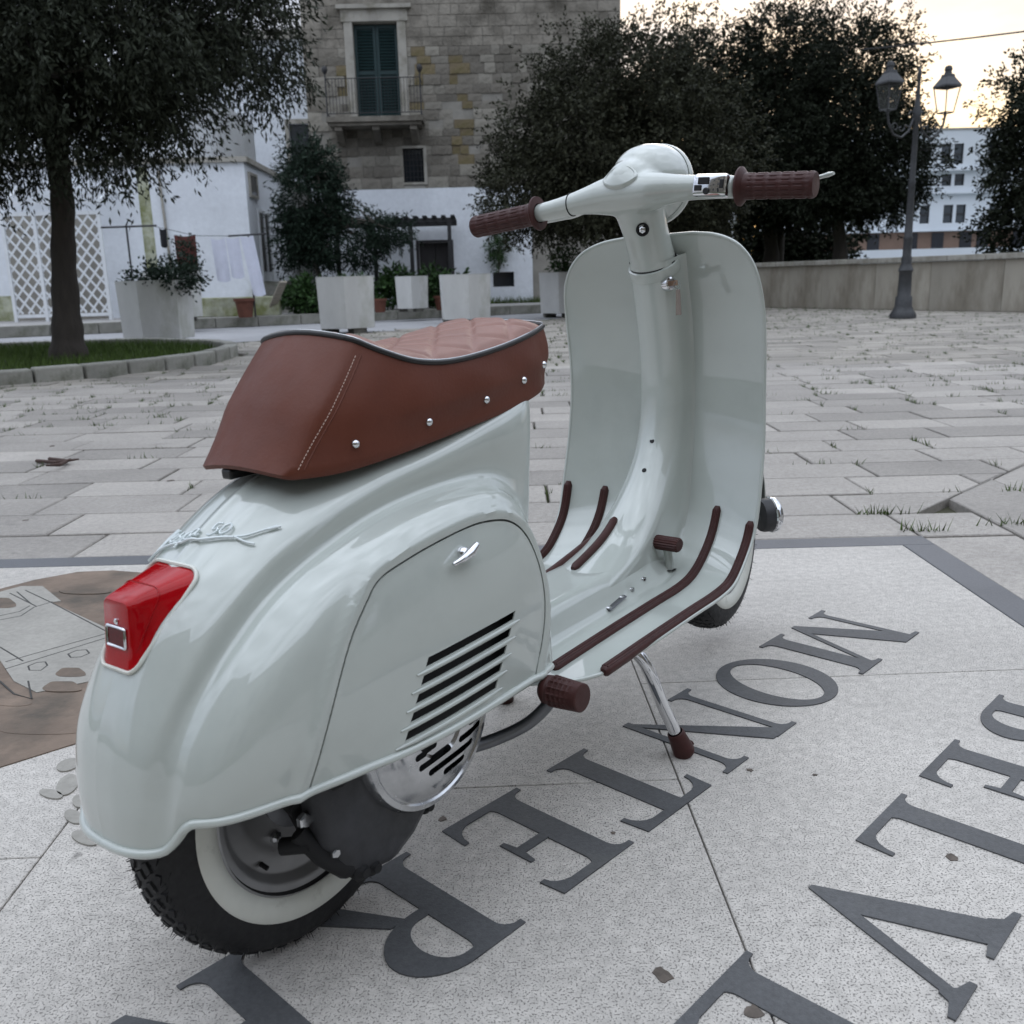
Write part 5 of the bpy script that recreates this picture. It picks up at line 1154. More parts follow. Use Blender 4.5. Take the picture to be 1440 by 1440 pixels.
# lattice porch: white metal gate with crossing laths
po = empty('lattice_porch', (-8.95, 20.95, .19)); tag(po, 'white lattice porch gate with open roof rails against the house', 'gate')
for x in (-1.02, -.36, .30, .98): mb = MB(); mb.box((x, 0, 1.12), (.065, .065, 2.24)); mb.build('post', 'white_metal', po)
for z_ in (.12, 2.20): mb = MB(); mb.box((0, 0.002, z_), (2.05, .05, .07)); mb.build('rail', 'white_metal', po)
for k in range(4): mb = MB(); mb.box((0, -.05+.32*k, 2.42+.11*k), (2.2, .05, .05)); mb.build('roof_rail', 'white_metal', po)
for x in (-1.0, 1.0): MB().tube([(x, -.1, 2.35), (x, 1.0, 2.85)], .03, n=6).build('roof_rafter', 'white_metal', po)
for (xa, xb) in ((-.985, -.395), (-.325, .265), (.335, .945)):
    w_ = xb-xa; z0_, z1_ = .17, 2.15
    for sgn in (1, -1):
        k = -6
        while True:
            c_ = z0_+.29*k; pts = []
            for t in (0, 1):
                pass
            # line z = c + sgn*(x-xa)*1.25
            xs_ = [xa, xb]; za_, zb_ = c_+(0 if sgn > 0 else 1.25*w_), c_+(1.25*w_ if sgn > 0 else 0)
            if min(za_, zb_) > z1_: break
            p, q = Vector((xa, za_)), Vector((xb, zb_))
            lo, hi = (p, q) if p.y < q.y else (q, p)
            if hi.y > z0_ and lo.y < z1_:
                a_ = lo.lerp(hi, max(0, (z0_-lo.y)/(hi.y-lo.y))); b_ = lo.lerp(hi, min(1, (z1_-lo.y)/(hi.y-lo.y)))
                if (b_-a_).length > .05: mb = MB(); d_ = (b_-a_); mb.box(((a_.x+b_.x)/2, .008*sgn, (a_.y+b_.y)/2), (d_.length, .012, .042), Matrix.Rotation(-math.atan2(d_.y, d_.x), 3, 'Y')); mb.build('lath', 'white_metal', po)
            k += 1
# laundry rack and washing
lr = empty('laundry_rack', (-5.9, 19.9, .19)); lr.scale = (1, 1, 1.18); tag(lr, 'metal drying rack with lines strung before the white house', 'rack')
MB().tube([(-1.15, 0, 0), (-1.15, 0, 1.55), ], .02, n=6).build('post', 'iron', lr); MB().tube([(1.25, 0, 0), (1.25, 0, 1.35)], .02, n=6).build('post', 'iron', lr)
MB().tube([(-1.65, 0, 1.55), (-.55, 0, 1.56)], .016, n=6).build('arm', 'iron', lr); MB().tube([(.85, 0, 1.36), (1.6, 0, 1.38)], .016, n=6).build('arm', 'iron', lr)
for y in (-.02, .02): MB().tube([(-.6, y, 1.55), (0.2, y, 1.38), (.9, y, 1.36)], .004, n=4).build('line', 'iron', lr)
def cloth(x0, x1, ztop, drop, m, label, y=0.0, sl=0.0):
    P = []
    for i in range(9):
        t = i/8; P.append([(lerp(x0, x1, t)+sl*s, y+.02*math.sin(t*9+s*2)*s-.012, ztop-.03*math.sin(t*3.1)-drop*s) for s in np.linspace(0, 1, 7)])
    mb = MB(); mb.grid(P); me = mb.mesh('t'); tmp = bpy.data.objects.new('t', me); COL.objects.link(tmp); q = tmp.modifiers.new('s', 'SOLIDIFY'); q.thickness = .006; me2 = apply_mods(tmp); bpy.data.objects.remove(tmp)
    o = link('hanging_cloth', me2, m, None, 60); o.location = (-5.9, 19.9, .19); o.scale = (1, 1, 1.18); return tag(o, label, 'laundry')
cloth(-.50, -.36, 1.52, .30, 'cloth_black', 'small black cloth hanging at the end of the drying line')
cloth(-.22, .20, 1.40, .98, 'cloth_brown', 'long brown towel hanging on the drying line')
cloth(.50, .78, 1.33, .70, 'cloth_white', 'white towel with a dark mark on the drying line', sl=.05)
cloth(.80, 1.06, 1.34, .66, 'cloth_white', 'plain white towel in the middle of the washing', sl=.05)
cloth(1.10, 1.36, 1.36, .98, 'cloth_white', 'long white sheet hanging below the side door', y=-.05, sl=.16)
# low garden wall, leaning board
gw = MB(); gw.box((0, 0, .2), (1.9, .35, .4)); o = gw.build('garden_wall', 'limewash_moss', None, bevel=.02); o.location = (-5.3, 20.9, .19); tag(o, 'low mossy garden wall beside the doorstep', 'wall')
mb = MB(); mb.box((0, 0, 0), (.16, 1.1, .04), Matrix.Rotation(R(-38), 3, 'X')); o = mb.build('wooden_board', 'wood_grey'); o.location = (-4.35, 20.6, .54); o.rotation_euler = (0, 0, R(35)); tag(o, 'pale wooden board leaning on the garden wall', 'board')

# ---------------------------------------------------------------- apartment block far right
AP = empty('apartment_block', (45, 95, 0)); tag(AP, 'white apartment block with dark windows beyond the park', 'building')
wins = []
for (za, zb, xs_) in ((10.5, 12.35, (-5.6, -2.55, -.55, .68, 4.0, 5.3, 8.4, 9.7)), (8.5, 9.6, (-5.4, -2.55, -.3, .95, 4.2, 5.5, 8.6)), (5.05, 6.75, (-9, -5.2, -2.2, .1, 1.35, 4.6, 5.9, 9.0))):
    for x in xs_: wins.append((x, x+.95, za, zb))
mb = MB(); wall_holes(mb, -14, 16, 4.45, 13.6, 0, .4, [w for w in wins]); wallbox(mb, -14, 16, .45, 14, 4.45, 13.6); mb.build('wall', 'apartment_white', AP)
for w in wins: 
    f = part('window', 'iron', AP, [(w[0], w[0]+.07, .1, .2, w[2], w[3]), (w[1]-.07, w[1], .1, .2, w[2], w[3]), (w[0]+.071, w[1]-.071, .1, .2, (w[2]+w[3])/2-.05, (w[2]+w[3])/2+.03)]); part('pane', 'window_grey', f, [(w[0]+.071, w[1]-.071, .22, .24, w[2], w[3])])
for z_ in (9.85, 7.75, 4.30): part('floor_band', 'apartment_white', AP, [(-14.2, 16.2, -.5, -.005, z_, z_+.16)])
part('roof_edge', 'stone_trim', AP, [(-14.1, 16.1, -.1, 14.1, 13.602, 13.75)])
part('ground_storey', 'apartment_brown', AP, [(-14, 16, .6, 14, 2.2, 4.29)])
for x in (-7, -3.2, -.6, 2.2, 3.9, 7.5): part('opening', 'dark_glass', AP, [(x, x+1.2, .55, .599, 2.6, 4.2)])
part('terrace_wall', 'apartment_white', AP, [(-16, 18, -4, .55, -.05, 2.6)])

# ---------------------------------------------------------------- boundary wall on the right
BWL = empty('boundary_wall', (6.7, 22.8, 0)); tag(BWL, 'low limestone boundary wall with coping along the square', 'wall')
A_, B_ = Vector((4.6, 27.05)), Vector((12.6, 10.9)); dw = (B_-A_).normalized(); Lw = (B_-A_).length; ang = math.atan2(dw.y, dw.x); s_ = 0; wr = random.Random(6)
mb = MB(); mb.box((0, 0, .45), (Lw, .26, .9)); o = mb.build('core', 'mortar', BWL); o.location = ((A_+B_)/2-Vector((6.7, 22.8))).to_3d(); o.rotation_euler.z = ang
while s_ < Lw:
    ln = wr.uniform(1.0, 1.7); c = A_+dw*(s_+ln/2)-Vector((6.7, 22.8)); z_ = 0
    for hh in (.92,):
        mb = MB(); mb.box((0, 0, 0), (ln-.006, .34, hh-.006)); o = mb.build('wall_stone', 'wall_stone', BWL, bevel=.006); off = wr.uniform(-.3, .3) if False else 0
        o.location = (c.x, c.y, z_+hh/2); o.rotation_euler.z = ang; z_ += hh
    s_ += ln
s_ = 0
while s_ < Lw:
    ln = wr.uniform(.55, .95); c = A_+dw*(s_+ln/2)-Vector((6.7, 22.8)); mb = MB(); mb.box((0, 0, 0), (ln-.012, .46, .10)); o = mb.build('coping_stone', 'coping', BWL, bevel=.01); o.location = (c.x, c.y, .972); o.rotation_euler.z = ang+wr.gauss(0, .004); s_ += ln
# park ground behind the wall
mb = MB(); nrm2 = Vector((-dw.y, dw.x)); mb.prism([tuple(A_+nrm2*.2), tuple(B_+nrm2*.2), (60, 12), (70, 80), (8, 80), (4.8, 28)], -.05, .55); tag(mb.build('park_lawn', 'lawn'), kind='structure')

# ---------------------------------------------------------------- street lamp
LM = empty('street_lamp', (6.93, 15.75, 0)); tag(LM, 'dark cast iron street lamp with two lanterns beside the boundary wall', 'street lamp')
mb = MB(); mb.lathe([(.21, 0), (.21, .06), (.17, .12), (.135, .20), (.13, .34), (.105, .37), (.10, .74), (.12, .77), (.10, .82), (.075, .88), (.085, .95), (.068, 1.0), (.066, 1.25), (.075, 1.28), (.062, 1.31), (.050, 2.1), (.060, 2.13), (.048, 2.17), (.040, 3.0), (.062, 3.05), (.066, 3.20), (.045, 3.26), (.030, 3.45), (.022, 3.68), (.034, 3.73), (.026, 3.79), (.001, 3.86)], (0, 0, 0), (0, 0, 1), 16); mb.build('post', 'lamp_iron', LM, 40)
LD = Vector((.94, .34, 0)).normalized()
for sg in (1, -1):
    d_ = LD*sg; mb = MB()
    mb.tube([d_*(.06)+Vector((0, 0, 3.08)), d_*.14+Vector((0, 0, 2.90)), d_*.28+Vector((0, 0, 2.80)), d_*.44+Vector((0, 0, 2.84)), d_*.55+Vector((0, 0, 3.0)), d_*.58+Vector((0, 0, 3.14))], .018, n=8)
    mb.tube([d_*.1+Vector((0, 0, 2.96))]+[d_*(.30+.11*math.cos(a)*(1-a/9))+Vector((0, 0, 2.94+.09*math.sin(a)*(1-a/9))) for a in np.linspace(2.4, 8, 14)], .011, n=6)
    mb.tube([d_*.55+Vector((0, 0, 3.02))]+[d_*(.42+.07*math.cos(a)*(1-a/11))+Vector((0, 0, 2.95+.07*math.sin(a)*(1-a/11))) for a in np.linspace(.3, 7, 12)], .009, n=6)
    mb.tube([d_*.05+Vector((0, 0, 3.15)), d_*.12+Vector((0, 0, 3.2)), d_*.16+Vector((0, 0, 3.14))], .012, n=6)
    ar_ = mb.build('bracket', 'lamp_iron', LM, 60)
    lc = d_*.58; ln_ = empty('lantern'); ln_.parent = LM; ln_.location = (lc.x, lc.y, 3.14); ln_.scale = (.82, .82, .86); rot4 = R(20)
    def q4(h_, z_): return [(h_*math.cos(rot4+R(45+90*k)), h_*math.sin(rot4+R(45+90*k)), z_) for k in range(4)]
    lo4, hi4 = q4(.145, .06), q4(.235, .50); mb = MB()
    for k in range(4): mb.tube([lo4[k], hi4[k]], .011, n=5); mb.tube([lo4[k], lo4[(k+1) % 4]], .012, n=5); mb.tube([hi4[k], hi4[(k+1) % 4]], .014, n=5)
    mb.tube([(0, 0, 0), (0, 0, .07)], .03, n=8); mb.tube([lo4[0], lo4[2]], .01, n=5); mb.build('cage', 'lamp_iron', ln_)
    mb = MB(); mb.grid([q4(.262, .50), q4(.255, .53), q4(.13, .67), q4(.115, .72), q4(.07, .73), q4(.06, .78), q4(.075, .80), q4(.06, .86), q4(.001, .88)], close_v=True, flip=True); mb.build('roof', 'lamp_iron', ln_, recalc=True)
    for k in range(4): mb = MB(); a_, b_, c_, d2 = Vector(lo4[k])*.97, Vector(lo4[(k+1) % 4])*.97, Vector(hi4[(k+1) % 4])*.97, Vector(hi4[k])*.97; a_.z = b_.z = .065; c_.z = d2.z = .495; mb.add([a_, b_, c_, d2], [(0, 1, 2, 3)]); mb.build('pane', 'lamp_glass', ln_)
# small park lamp and overhead cable
pl = empty('park_lamp', (6.75, 26.2, .55)); tag(pl, 'small pale park lamp under the dense trees behind the wall', 'lamp')
MB().tube([(0, 0, 0), (0, 0, 1.5)], .035, n=8).build('post', 'white_metal', pl); mb = MB(); mb.lathe([(.03, 0), (.11, .05), (.12, .22), (.05, .30), (.001, .33)], (0, 0, 1.5), (0, 0, 1), 12); mb.build('globe', 'white_metal', pl, 60)
mb = MB(); mb.tube([(8.4+t*7, 22-t*4, 5.42-.25*math.sin(t*math.pi)*.4+t*.12) for t in np.linspace(0, 1, 12)], .016, n=6); tag(mb.build('overhead_cable', 'cable_black'), 'black overhead cable strung across the evening sky', 'cable')

# ---------------------------------------------------------------- plain houses: four added unseen behind and beside the viewpoint to block low sky
def plain_house(loc, rz, wd, hg, m, label, seed):
    h = empty('simple_house', loc, rz); tag(h, label, 'house'); r_ = random.Random(seed); hl = []
    for fl in range(int(hg//3.2)):
        for k in range(int(wd//2.4)): x = -wd/2+1.2+k*2.4; hl.append((x-.5, x+.5, .9+fl*3.2 if fl or k != 1 else .02, 2.5+fl*3.2))
    mb = MB(); wall_holes(mb, -wd/2, wd/2, 0, hg, 0, .35, hl); wallbox(mb, -wd/2, wd/2, .4, 7, 0, hg); mb.build('wall', m, h)
    for q in hl: f = part('window' if q[2] > .5 else 'door', 'stone_trim', h, [(q[0]-.12, q[0]-.002, -.04, .1, q[2], q[3]), (q[1]+.002, q[1]+.12, -.04, .1, q[2], q[3]), (q[0]-.12, q[1]+.12, -.05, .1, q[3]+.002, q[3]+.14)]); part('pane', 'dark_glass', f, [(q[0], q[1], .18, .2, q[2], q[3])])
    part('cornice', 'stone_trim', h, [(-wd/2-.1, wd/2+.1, -.25, 7, hg+.002, hg+.25)])
plain_house((-9.5, -7.5, 0), math.pi, 10, 9.8, 'block_stone', 'tall stone house added unseen behind the viewpoint to block low sky', 1)
plain_house((.6, -7.9, 0), math.pi, 10, 8.0, 'stone_trim', 'weathered cream house added unseen behind the viewpoint to block low sky', 2)
plain_house((10.2, -7.2, 0), math.pi, 9, 9.8, 'block_stone', 'stone house added unseen behind the viewpoint at the corner to block low sky', 3)
plain_house((15.6, 1.0, 0), -math.pi/2, 12, 7.0, 'stone_trim', 'low stone house added unseen beside the viewpoint to block low sky', 4)

plain_house((-6.6, 33, .19), 0, 5.2, 8.2, 'limewash', 'pale plastered house glimpsed between the oak and the stone house', 7)
# ================================================================== PLANTS
mat('bark', (0.050, 0.042, 0.036), rough=0.95, var=0.3, vscale=6, bump=0.02, bscale=22, stretch=(1, 1, .25))
mat('bark_pale', (0.10, 0.09, 0.075), rough=0.95, var=0.3, vscale=6, bump=0.015, bscale=25, stretch=(1, 1, .25))
mat('leaf_oak', (0.026, 0.031, 0.020), rough=0.6, island=0.45, spec=0.15)
mat('leaf_dark', (0.016, 0.020, 0.012), rough=0.6, island=0.45, spec=0.12)
mat('leaf_mid', (0.034, 0.036, 0.022), rough=0.6, island=0.45, spec=0.12)
mat('leaf_bush', (0.018, 0.030, 0.020), rough=0.6, island=0.45, spec=0.12)
mat('leaf_green', (0.030, 0.065, 0.018), rough=0.6, island=0.45, spec=0.3)
def leaf_mesh(name, lobes, n_twig, per, lsize, lw, seed, droop=.4, shell=.55, gapf=.0, zmin=None, twl=.35):
    r_ = np.random.default_rng(seed); L_ = np.array([l[:6] for l in lobes], float); vol = L_[:, 3]*L_[:, 4]*L_[:, 5]; pick = r_.choice(len(L_), n_twig*2, p=(vol**.75)/(vol**.75).sum())
    d = r_.normal(size=(n_twig*2, 3)); d /= np.linalg.norm(d, axis=1)[:, None]; rad = shell+(1-shell)*r_.random(n_twig*2)**.7
    wob = 1+.13*np.sin(d[:, 0]*5+seed+pick)+.12*np.sin(d[:, 1]*6.3+d[:, 2]*4.1+pick*2)+.08*np.sin(d[:, 2]*11+d[:, 0]*9)
    base = L_[pick, :3]+d*L_[pick, 3:6]*(rad*wob)[:, None]
    # uneven density: drop twigs by a low-frequency pattern so that clumps and gaps appear
    f = np.sin(base[:, 0]*3.1+seed)*np.sin(base[:, 1]*2.7+1)*np.sin(base[:, 2]*3.4+2)+.5*np.sin(base[:, 0]*7.3)*np.sin(base[:, 2]*6.6+base[:, 1]*5)
    keep = f > gapf-.15
    if zmin is not None: keep &= base[:, 2] > zmin
    base, d = base[keep][:n_twig], d[keep][:n_twig]; n = len(base)
    tdir = d*.75+r_.normal(size=(n, 3))*.5; tdir[:, 2] -= droop; tdir /= np.linalg.norm(tdir, axis=1)[:, None]
    t = (np.arange(per)+.5)/per; P = base[:, None]+tdir[:, None]*(t*twl)[None, :, None]+r_.normal(size=(n, per, 3))*.025
    ax = tdir[:, None]*.9+r_.normal(size=(n, per, 3))*.55; ax[..., 2] -= droop*.4; ax /= np.linalg.norm(ax, axis=-1)[..., None]
    sd_ = np.cross(ax, r_.normal(size=(n, per, 3))); sd_ /= np.linalg.norm(sd_, axis=-1)[..., None]+1e-9
    ln = lsize*r_.uniform(.65, 1.3, (n, per))[..., None]; w = ln*lw
    V = np.stack([P, P+ax*ln*.45+sd_*w, P+ax*ln, P+ax*ln*.45-sd_*w], 2).reshape(-1, 3)
    return np_mesh(name, V, np.arange(len(V)).reshape(-1, 4)), base
def make_tree(name, label, loc, trunk, lobes, n_twig, per, lsize, lw, m, seed, bark='bark', droop=.4, shell=.5, gapf=0.0, limbs=10, cat='tree', group=None, zmin=None, twl=.35):
    """trunk: list of (x,y,z,r) local; lobes: (x,y,z,rx,ry,rz) local"""
    o = empty(name, loc); tag(o, label, cat, group); rr = random.Random(seed)
    tr = MB(); tp = crom(np.array(trunk, float), 5); tr.tube([tuple(p[:3]) for p in tp], [p[3]*(1+.06*math.sin(i*1.7)) for i, p in enumerate(tp)], n=14); t_o = tr.build('trunk', bark, o, 60)
    me_, base = leaf_mesh('crown', lobes, n_twig, per, lsize, lw, seed, droop, shell, gapf, zmin, twl); cr = link('crown', me_, m, o)
    top = Vector(trunk[-1][:3]); r0 = trunk[-1][3]; mb = MB(); idx = rr.sample(range(len(base)), min(limbs*4, len(base)))
    for k in range(limbs):
        lb = lobes[k % len(lobes)]; e = Vector(lb[:3])+Vector((rr.uniform(-.5, .5)*lb[3], rr.uniform(-.5, .5)*lb[4], rr.uniform(-.2, .6)*lb[5])); m1 = top.lerp(e, .5)+Vector((rr.uniform(-.2, .2), rr.uniform(-.2, .2), rr.uniform(0, .3)))
        P = crom(np.array([tuple(top), tuple(m1), tuple(e)]), 4); mb.tube([tuple(p) for p in P], list(np.linspace(r0*.55, .012, len(P))), n=6, caps=False)
        for j in range(3):
            q = Vector(base[idx[(k*3+j) % len(idx)]]); s0 = Vector(P[rr.randint(3, len(P)-2)]); mb.tube([s0, s0.lerp(q, .5)+Vector((0, 0, .06)), q], [.02, .012, .004], n=4, caps=False)
    mb.build('limbs', bark, t_o, 60); return o
# holm oak on the grass island
make_tree('holm_oak', 'tall dark oak with drooping crown growing from the kerbed grass island', (-4.66, 10.85, .06),
    [(0, 0, -.1, .27), (.02, 0, .12, .19), (.05, 0, .5, .150), (.10, 0, 1.1, .128), (.17, 0, 1.7, .118), (.18, 0, 2.3, .11)],
    [(-.6, 0, 3.9, 2.0, 1.9, 1.7), (1.0, -.2, 3.6, 1.55, 1.5, 1.35), (-2.2, .2, 3.5, 1.9, 1.7, 1.6), (.3, -.5, 2.80, 1.5, 1.3, .95), (-1.6, -.4, 2.55, 1.6, 1.3, .95), (1.85, .3, 4.1, 1.25, 1.2, 1.2), (2.2, .1, 3.3, .75, .8, .6), (.9, .1, 5.0, 1.6, 1.5, 1.1), (-.2, -.6, 3.3, 1.7, 1.4, 1.2), (1.2, -.3, 2.9, .9, .9, .7)],
    13500, 16, .072, .15, 'leaf_oak', 21, droop=.75, shell=.42, gapf=-.12, limbs=14, twl=.42)
GR1 = 'oaks standing behind the square'
make_tree('oak_tree', 'round grey-green oak standing before the old stone house', (2.9, 19.8, 0),
    [(0, 0, -.1, .26), (0, 0, .6, .20), (.05, 0, 1.5, .17), (.05, 0, 2.1, .15)],
    [(-.9, 0, 3.2, 1.7, 1.6, 1.5), (.9, 0, 3.3, 1.6, 1.6, 1.6), (0, -.3, 2.3, 1.9, 1.6, .9), (-1.5, 0, 2.5, 1.3, 1.3, 1.0), (0, .2, 4.4, 1.7, 1.5, 1.2), (1.2, 0, 2.2, 1.2, 1.2, .9)],
    11000, 13, .075, .24, 'leaf_mid', 33, droop=.25, shell=.45, gapf=-.1, limbs=12, group=None)
for k, (lx_, ly_, sc, lab) in enumerate(((6.0, 27.5, 1.0, 'dense dark oak behind the wall, its crown reaching the stone house oak'), (8.2, 27.6, 1.1, 'dense dark oak behind the wall, tallest of the park trees'), (9.5, 25.8, .95, 'dense dark oak behind the wall, brushing the lamp lantern'))):
    make_tree('park_oak', lab, (lx_, ly_, .5), [(0, 0, -.2, .25*sc), (.05, 0, .8, .19*sc), (-.05, 0, 1.6, .16*sc), (0, 0, 2.4, .14*sc)],
        [(0, 0, 4.2*sc, 1.9, 1.8, 1.7), (-.9, 0, 3.0, 1.5, 1.5, 1.2), (.9, -.2, 3.0, 1.4, 1.5, 1.3), (.2, 0, 5.6*sc, 1.4, 1.4, 1.3), (-.5, -.3, 2.3, 1.4, 1.3, .8), (.8, -.2, 2.2, 1.2, 1.2, .8)],
        8200, 12, .088, .25, 'leaf_dark', 50+k, droop=.2, shell=.4, gapf=-.25, limbs=9, group='dense oaks behind the wall')
for k, (tx, ty, h_) in enumerate(((7.1, 28.6, 3.4), (7.7, 29.8, 3.2), (8.9, 29.0, 3.4))):
    make_tree('slender_tree', ['slender dark trunk between the park oaks, closest to the wall', 'slender dark trunk between the park oaks, farthest from the wall', 'slender dark trunk beside the tallest park oak'][k], (tx, ty, .5), [(0, 0, -.2, .16), (0, 0, 1.2, .13), (0, 0, 2.6, .11)], [(0, 0, h_+.6, 1.2, 1.2, 1.5)], 900, 12, .13, .25, 'leaf_dark', 70+k, limbs=4, group='slender trunks in the park')
make_tree('leafy_tree', 'leafy tree with loose twigs overhanging the boundary wall beyond the lamp', (12.3, 20.4, .5), [(0, 0, -.2, .2), (-.1, 0, 1.0, .17), (-.2, 0, 2.0, .14)],
    [(0, 0, 2.9, 1.5, 1.5, 1.3), (-.8, -.3, 2.2, 1.1, 1.1, .9), (-.5, 0, 3.6, 1.2, 1.2, .8), (-.7, 0, 1.2, 1.0, 1.0, .8), (.6, 0, 1.4, 1.4, 1.4, 1.1)], 5200, 12, .085, .26, 'leaf_dark', 91, droop=.25, shell=.4, gapf=0.0, limbs=10)
make_tree('oleander', 'bushy dark shrub tree with bare stems beside the white house steps', (-3.75, 22.6, .19), [(0, 0, -.05, .07), (.05, 0, .6, .06), (-.1, 0, 1.3, .05), (-.05, 0, 1.9, .04)],
    [(-.1, 0, 2.5, .75, .7, 1.0), (.35, 0, 1.8, .75, .7, .75), (-.35, .1, 1.7, .55, .6, .75), (.9, 0, 1.5, .6, .6, .42), (0.1, 0, 3.2, .6, .6, .6), (1.5, 0, 1.75, .65, .5, .25)], 2600, 12, .10, .15, 'leaf_bush', 103, bark='bark_pale', droop=.3, shell=.3, gapf=.0, limbs=14)
for dx in (-.25, .3): pass
def shrub(name, label, loc, lobes, n, m, seed, cat='shrub', lsize=.065, lw=.25, per=9, pot=None, group=None, zmin=.0, twl=.22):
    o = empty(name, loc); tag(o, label, cat, group); me_, base = leaf_mesh('foliage', lobes, n, per, lsize, lw, seed, .1, .25, -.5, zmin, twl); link('foliage', me_, m, o); mb = MB()
    for k in range(6):
        q = base[(k*37) % len(base)]; mb.tube([(0, 0, zmin), (q[0]*.4, q[1]*.4, q[2]*.5), tuple(q)], [.02, .014, .005], n=5, caps=False)
    mb.build('stems', 'bark_pale', o, 60)
    return o
# grass island with kerb
isl = empty('kerb_ring', (-5.7, 11.0, 0)); tag(isl, 'curved kerb of pale stones round the grass island', 'kerb')
na = 40; ir = random.Random(2)
for k in range(na):
    a = 2*math.pi*(k+.5)/na; rx, ry = 2.72, 2.78; x, y = rx*math.cos(a), ry*math.sin(a); tn = math.atan2(ry*math.cos(a), -rx*math.sin(a)); ln = 2*math.pi*2.75/na
    mb = MB(); mb.box((0, 0, 0), (ln-.015, .16, .26)); o = mb.build('kerb_stone', 'kerb_stone', isl, bevel=.018); o.location = (x, y, .0+ir.uniform(-.006, .006)); o.rotation_euler = (0, 0, tn+ir.gauss(0, .01))
mb = MB(); mb.prism([(-5.7+2.66*math.cos(a), 11+2.72*math.sin(a)) for a in np.linspace(0, 2*math.pi, 41)[:-1]], -.03, .055); tag(mb.build('grass_bed', 'lawn'), kind='structure')
gr = np.random.default_rng(8); n = 16000; a = gr.uniform(0, 2*np.pi, n); q = np.sqrt(gr.random(n))*.97; 
gp3 = np.stack([-5.7+2.62*q*np.cos(a), 11+2.68*q*np.sin(a), np.full(n, .05)], 1)
tag(blades('island_grass', gp3, .04, .13, .006, 'grass_blade', None, 5, .7), 'short green grass on the kerbed island under the oak', 'grass', kind='stuff')
# weeds where the pavement meets the walls
# planters
PL = empty('planter', (0, 0, 0)); mb = MB(); rows = []
def hexr(r_, z_): return [(r_*math.cos(R(60*k)), r_*math.sin(R(60*k)), z_) for k in range(6)]
mb.grid([hexr(.495, .08), hexr(.505, .085), hexr(.535, .90), hexr(.54, .92), hexr(.46, .92), hexr(.45, .80)], close_v=True, flip=True); mb.f.append(tuple(range(6))[::-1]); mb.build('tub', 'planter_white', PL, recalc=False)
mb = MB(); mb.add(hexr(.452, .81), [tuple(range(6))]); mb.build('soil', 'soil', PL)
for k in range(3): mb = MB(); mb.box((.30*math.cos(R(120*k+30)), .30*math.sin(R(120*k+30)), .04), (.22, .22, .09)); mb.build('foot', 'planter_foot', PL)
spots = [((-4.85, 14.55, 0), 22, 'white hexagonal planter with low shrub at the grass island'), ((-5.85, 18.55, .19), 10, 'white hexagonal planter with trailing shrub on the raised pavement by the laundry'), ((-2.28, 16.35, 0), 35, 'empty white hexagonal planter with green-stained sides between island and pergola'),
         ((-1.50, 20.9, .19), 32, 'smaller white planter with peeling base below the pergola'), ((-.33, 18.75, 0), 38, 'white planter before the cellar window of the stone house'), ((1.72, 20.6, 0), 15, 'white planter with small shrub at the corner of the stone house')]
for k, (loc, rz, lab) in enumerate(spots):
    o = PL if k == 0 else copy_tree(PL); o.location = loc; o.rotation_euler = (0, 0, R(rz)); tag(o, lab, 'planter', 'white concrete planters along the square')
    if k == 3: o.scale = (.74, .74, .80)
shrub('planter_shrub', 'low dark shrub spreading over the planter at the grass island', (-4.75, 14.55, .80), [(0.05, 0, .12, .42, .40, .18), (.35, -.1, .15, .25, .25, .12)], 260, 'leaf_bush', 7, zmin=-.02)
shrub('planter_shrub', 'trailing shrub spilling from the planter by the laundry', (-5.75, 18.5, .93), [(-.1, 0, .1, .32, .3, .12), (.1, -.38, -.1, .15, .08, .2)], 150, 'leaf_bush', 8, zmin=-.5)
shrub('planter_shrub', 'small green shrub in the planter at the corner of the stone house', (1.75, 20.6, .80), [(0, 0, .35, .25, .25, .3)], 160, 'leaf_green', 9, zmin=-.02)
shrub('rose_bush', 'tall thin bush with reddish leaves beside the washing', (-5.85, 19.55, .19), [(0, 0, 1.2, .22, .22, .30), (.12, 0, .9, .15, .15, .2)], 110, 'leaf_bush', 12, zmin=.05)
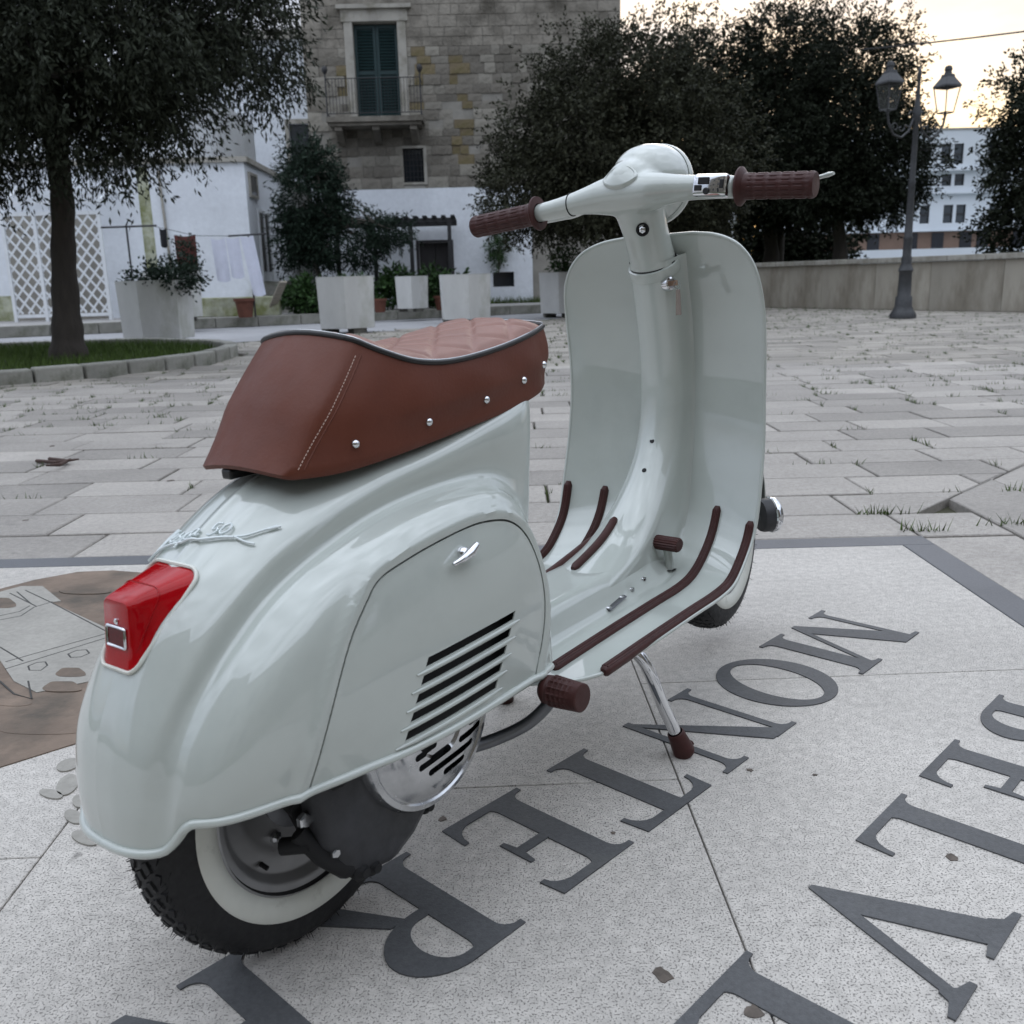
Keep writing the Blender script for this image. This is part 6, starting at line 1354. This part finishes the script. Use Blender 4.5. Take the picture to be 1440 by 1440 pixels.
for k, (x, y, w_, h_, lab) in enumerate(((-3.75, 21.3, .9, .65, 'leafy green plants massed beside the doorstep'), (-2.85, 21.8, .8, .6, 'leafy green plants beside the pergola corner post'), (-1.95, 22.4, .55, .8, 'leafy potted plant under the pergola left of the door'), (-1.1, 22.6, .5, .75, 'leafy potted plant in front of the dark door'), (-.55, 22.2, .35, .6, 'leafy potted plant right of the dark door'))):
    lab = lab.replace('left of the door', 'between its posts').replace('right of the dark door', 'beside the small planter')
    shrub('garden_plant', lab, (x, y, .19), [(0, 0, h_*.6, w_*.6, .4, h_*.5)], int(240*w_)+80, 'leaf_green', 20+k, cat='plant', lsize=.13, lw=.2)
for k, (x, y, r_, lab) in enumerate(((-3.35, 20.9, .16, 'terracotta pot standing beside the doorstep plants'), (-2.2, 20.8, .15, 'terracotta pot left of the small planter'), (-.9, 21.2, .16, 'terracotta pot beside the small planter'), (-4.85, 19.9, .2, 'mossy terracotta pot under the washing'))):
    lab = lab.replace('left of the small planter', 'in front of the pergola'); o = MB().lathe([(r_*.7, 0), (r_*.95, r_*1.6), (r_*1.08, r_*1.62), (r_*1.08, r_*1.9), (r_*.9, r_*1.9), (r_*.85, r_*1.5)], (0, 0, 0), (0, 0, 1), 16).build('flower_pot', 'terracotta', None, 40); o.location = (x, y, .19); tag(o, lab, 'pot')
shrub('hanging_plant', 'green plant hanging on the whitewashed wall above the cellar window', (.45, 25.75, 1.6), [(0, 0, 0, .26, .15, .42)], 170, 'leaf_green', 41, cat='plant', zmin=-.6)
mb = MB(); mb.box((.45, 25.86, 1.55), (.3, .09, .06)); tag(mb.build('wall_bracket', 'iron'), 'iron wall bracket holding the hanging plant', 'bracket')
wp = []
for _ in range(900):
    t = gr.random(); 
    wp.append((lerp(-.2, 3.2, t)+gr.normal()*.1, 25.78+gr.normal()*.06, .19))
tag(blades('wall_weeds', wp, .04, .22, .012, 'grass_blade', None, 15, .8), 'weeds growing along the foot of the stone house', 'weeds', kind='stuff')

for k, (x, y, w_, h_) in enumerate(((6.2, 32.5, 2.6, 1.5), (10.2, 33.5, 2.8, 1.5))):
    shrub('park_hedge', ['dark park hedge behind the trunks near the stone house', 'dark park hedge behind the trunks near the apartment block'][k], (x, y, .5), [(0, 0, h_*.55, w_, .7, h_*.75)], 1900, 'leaf_dark', 60+k, cat='hedge', lsize=.17, lw=.28, per=10)
scene.render.engine = 'CYCLES'
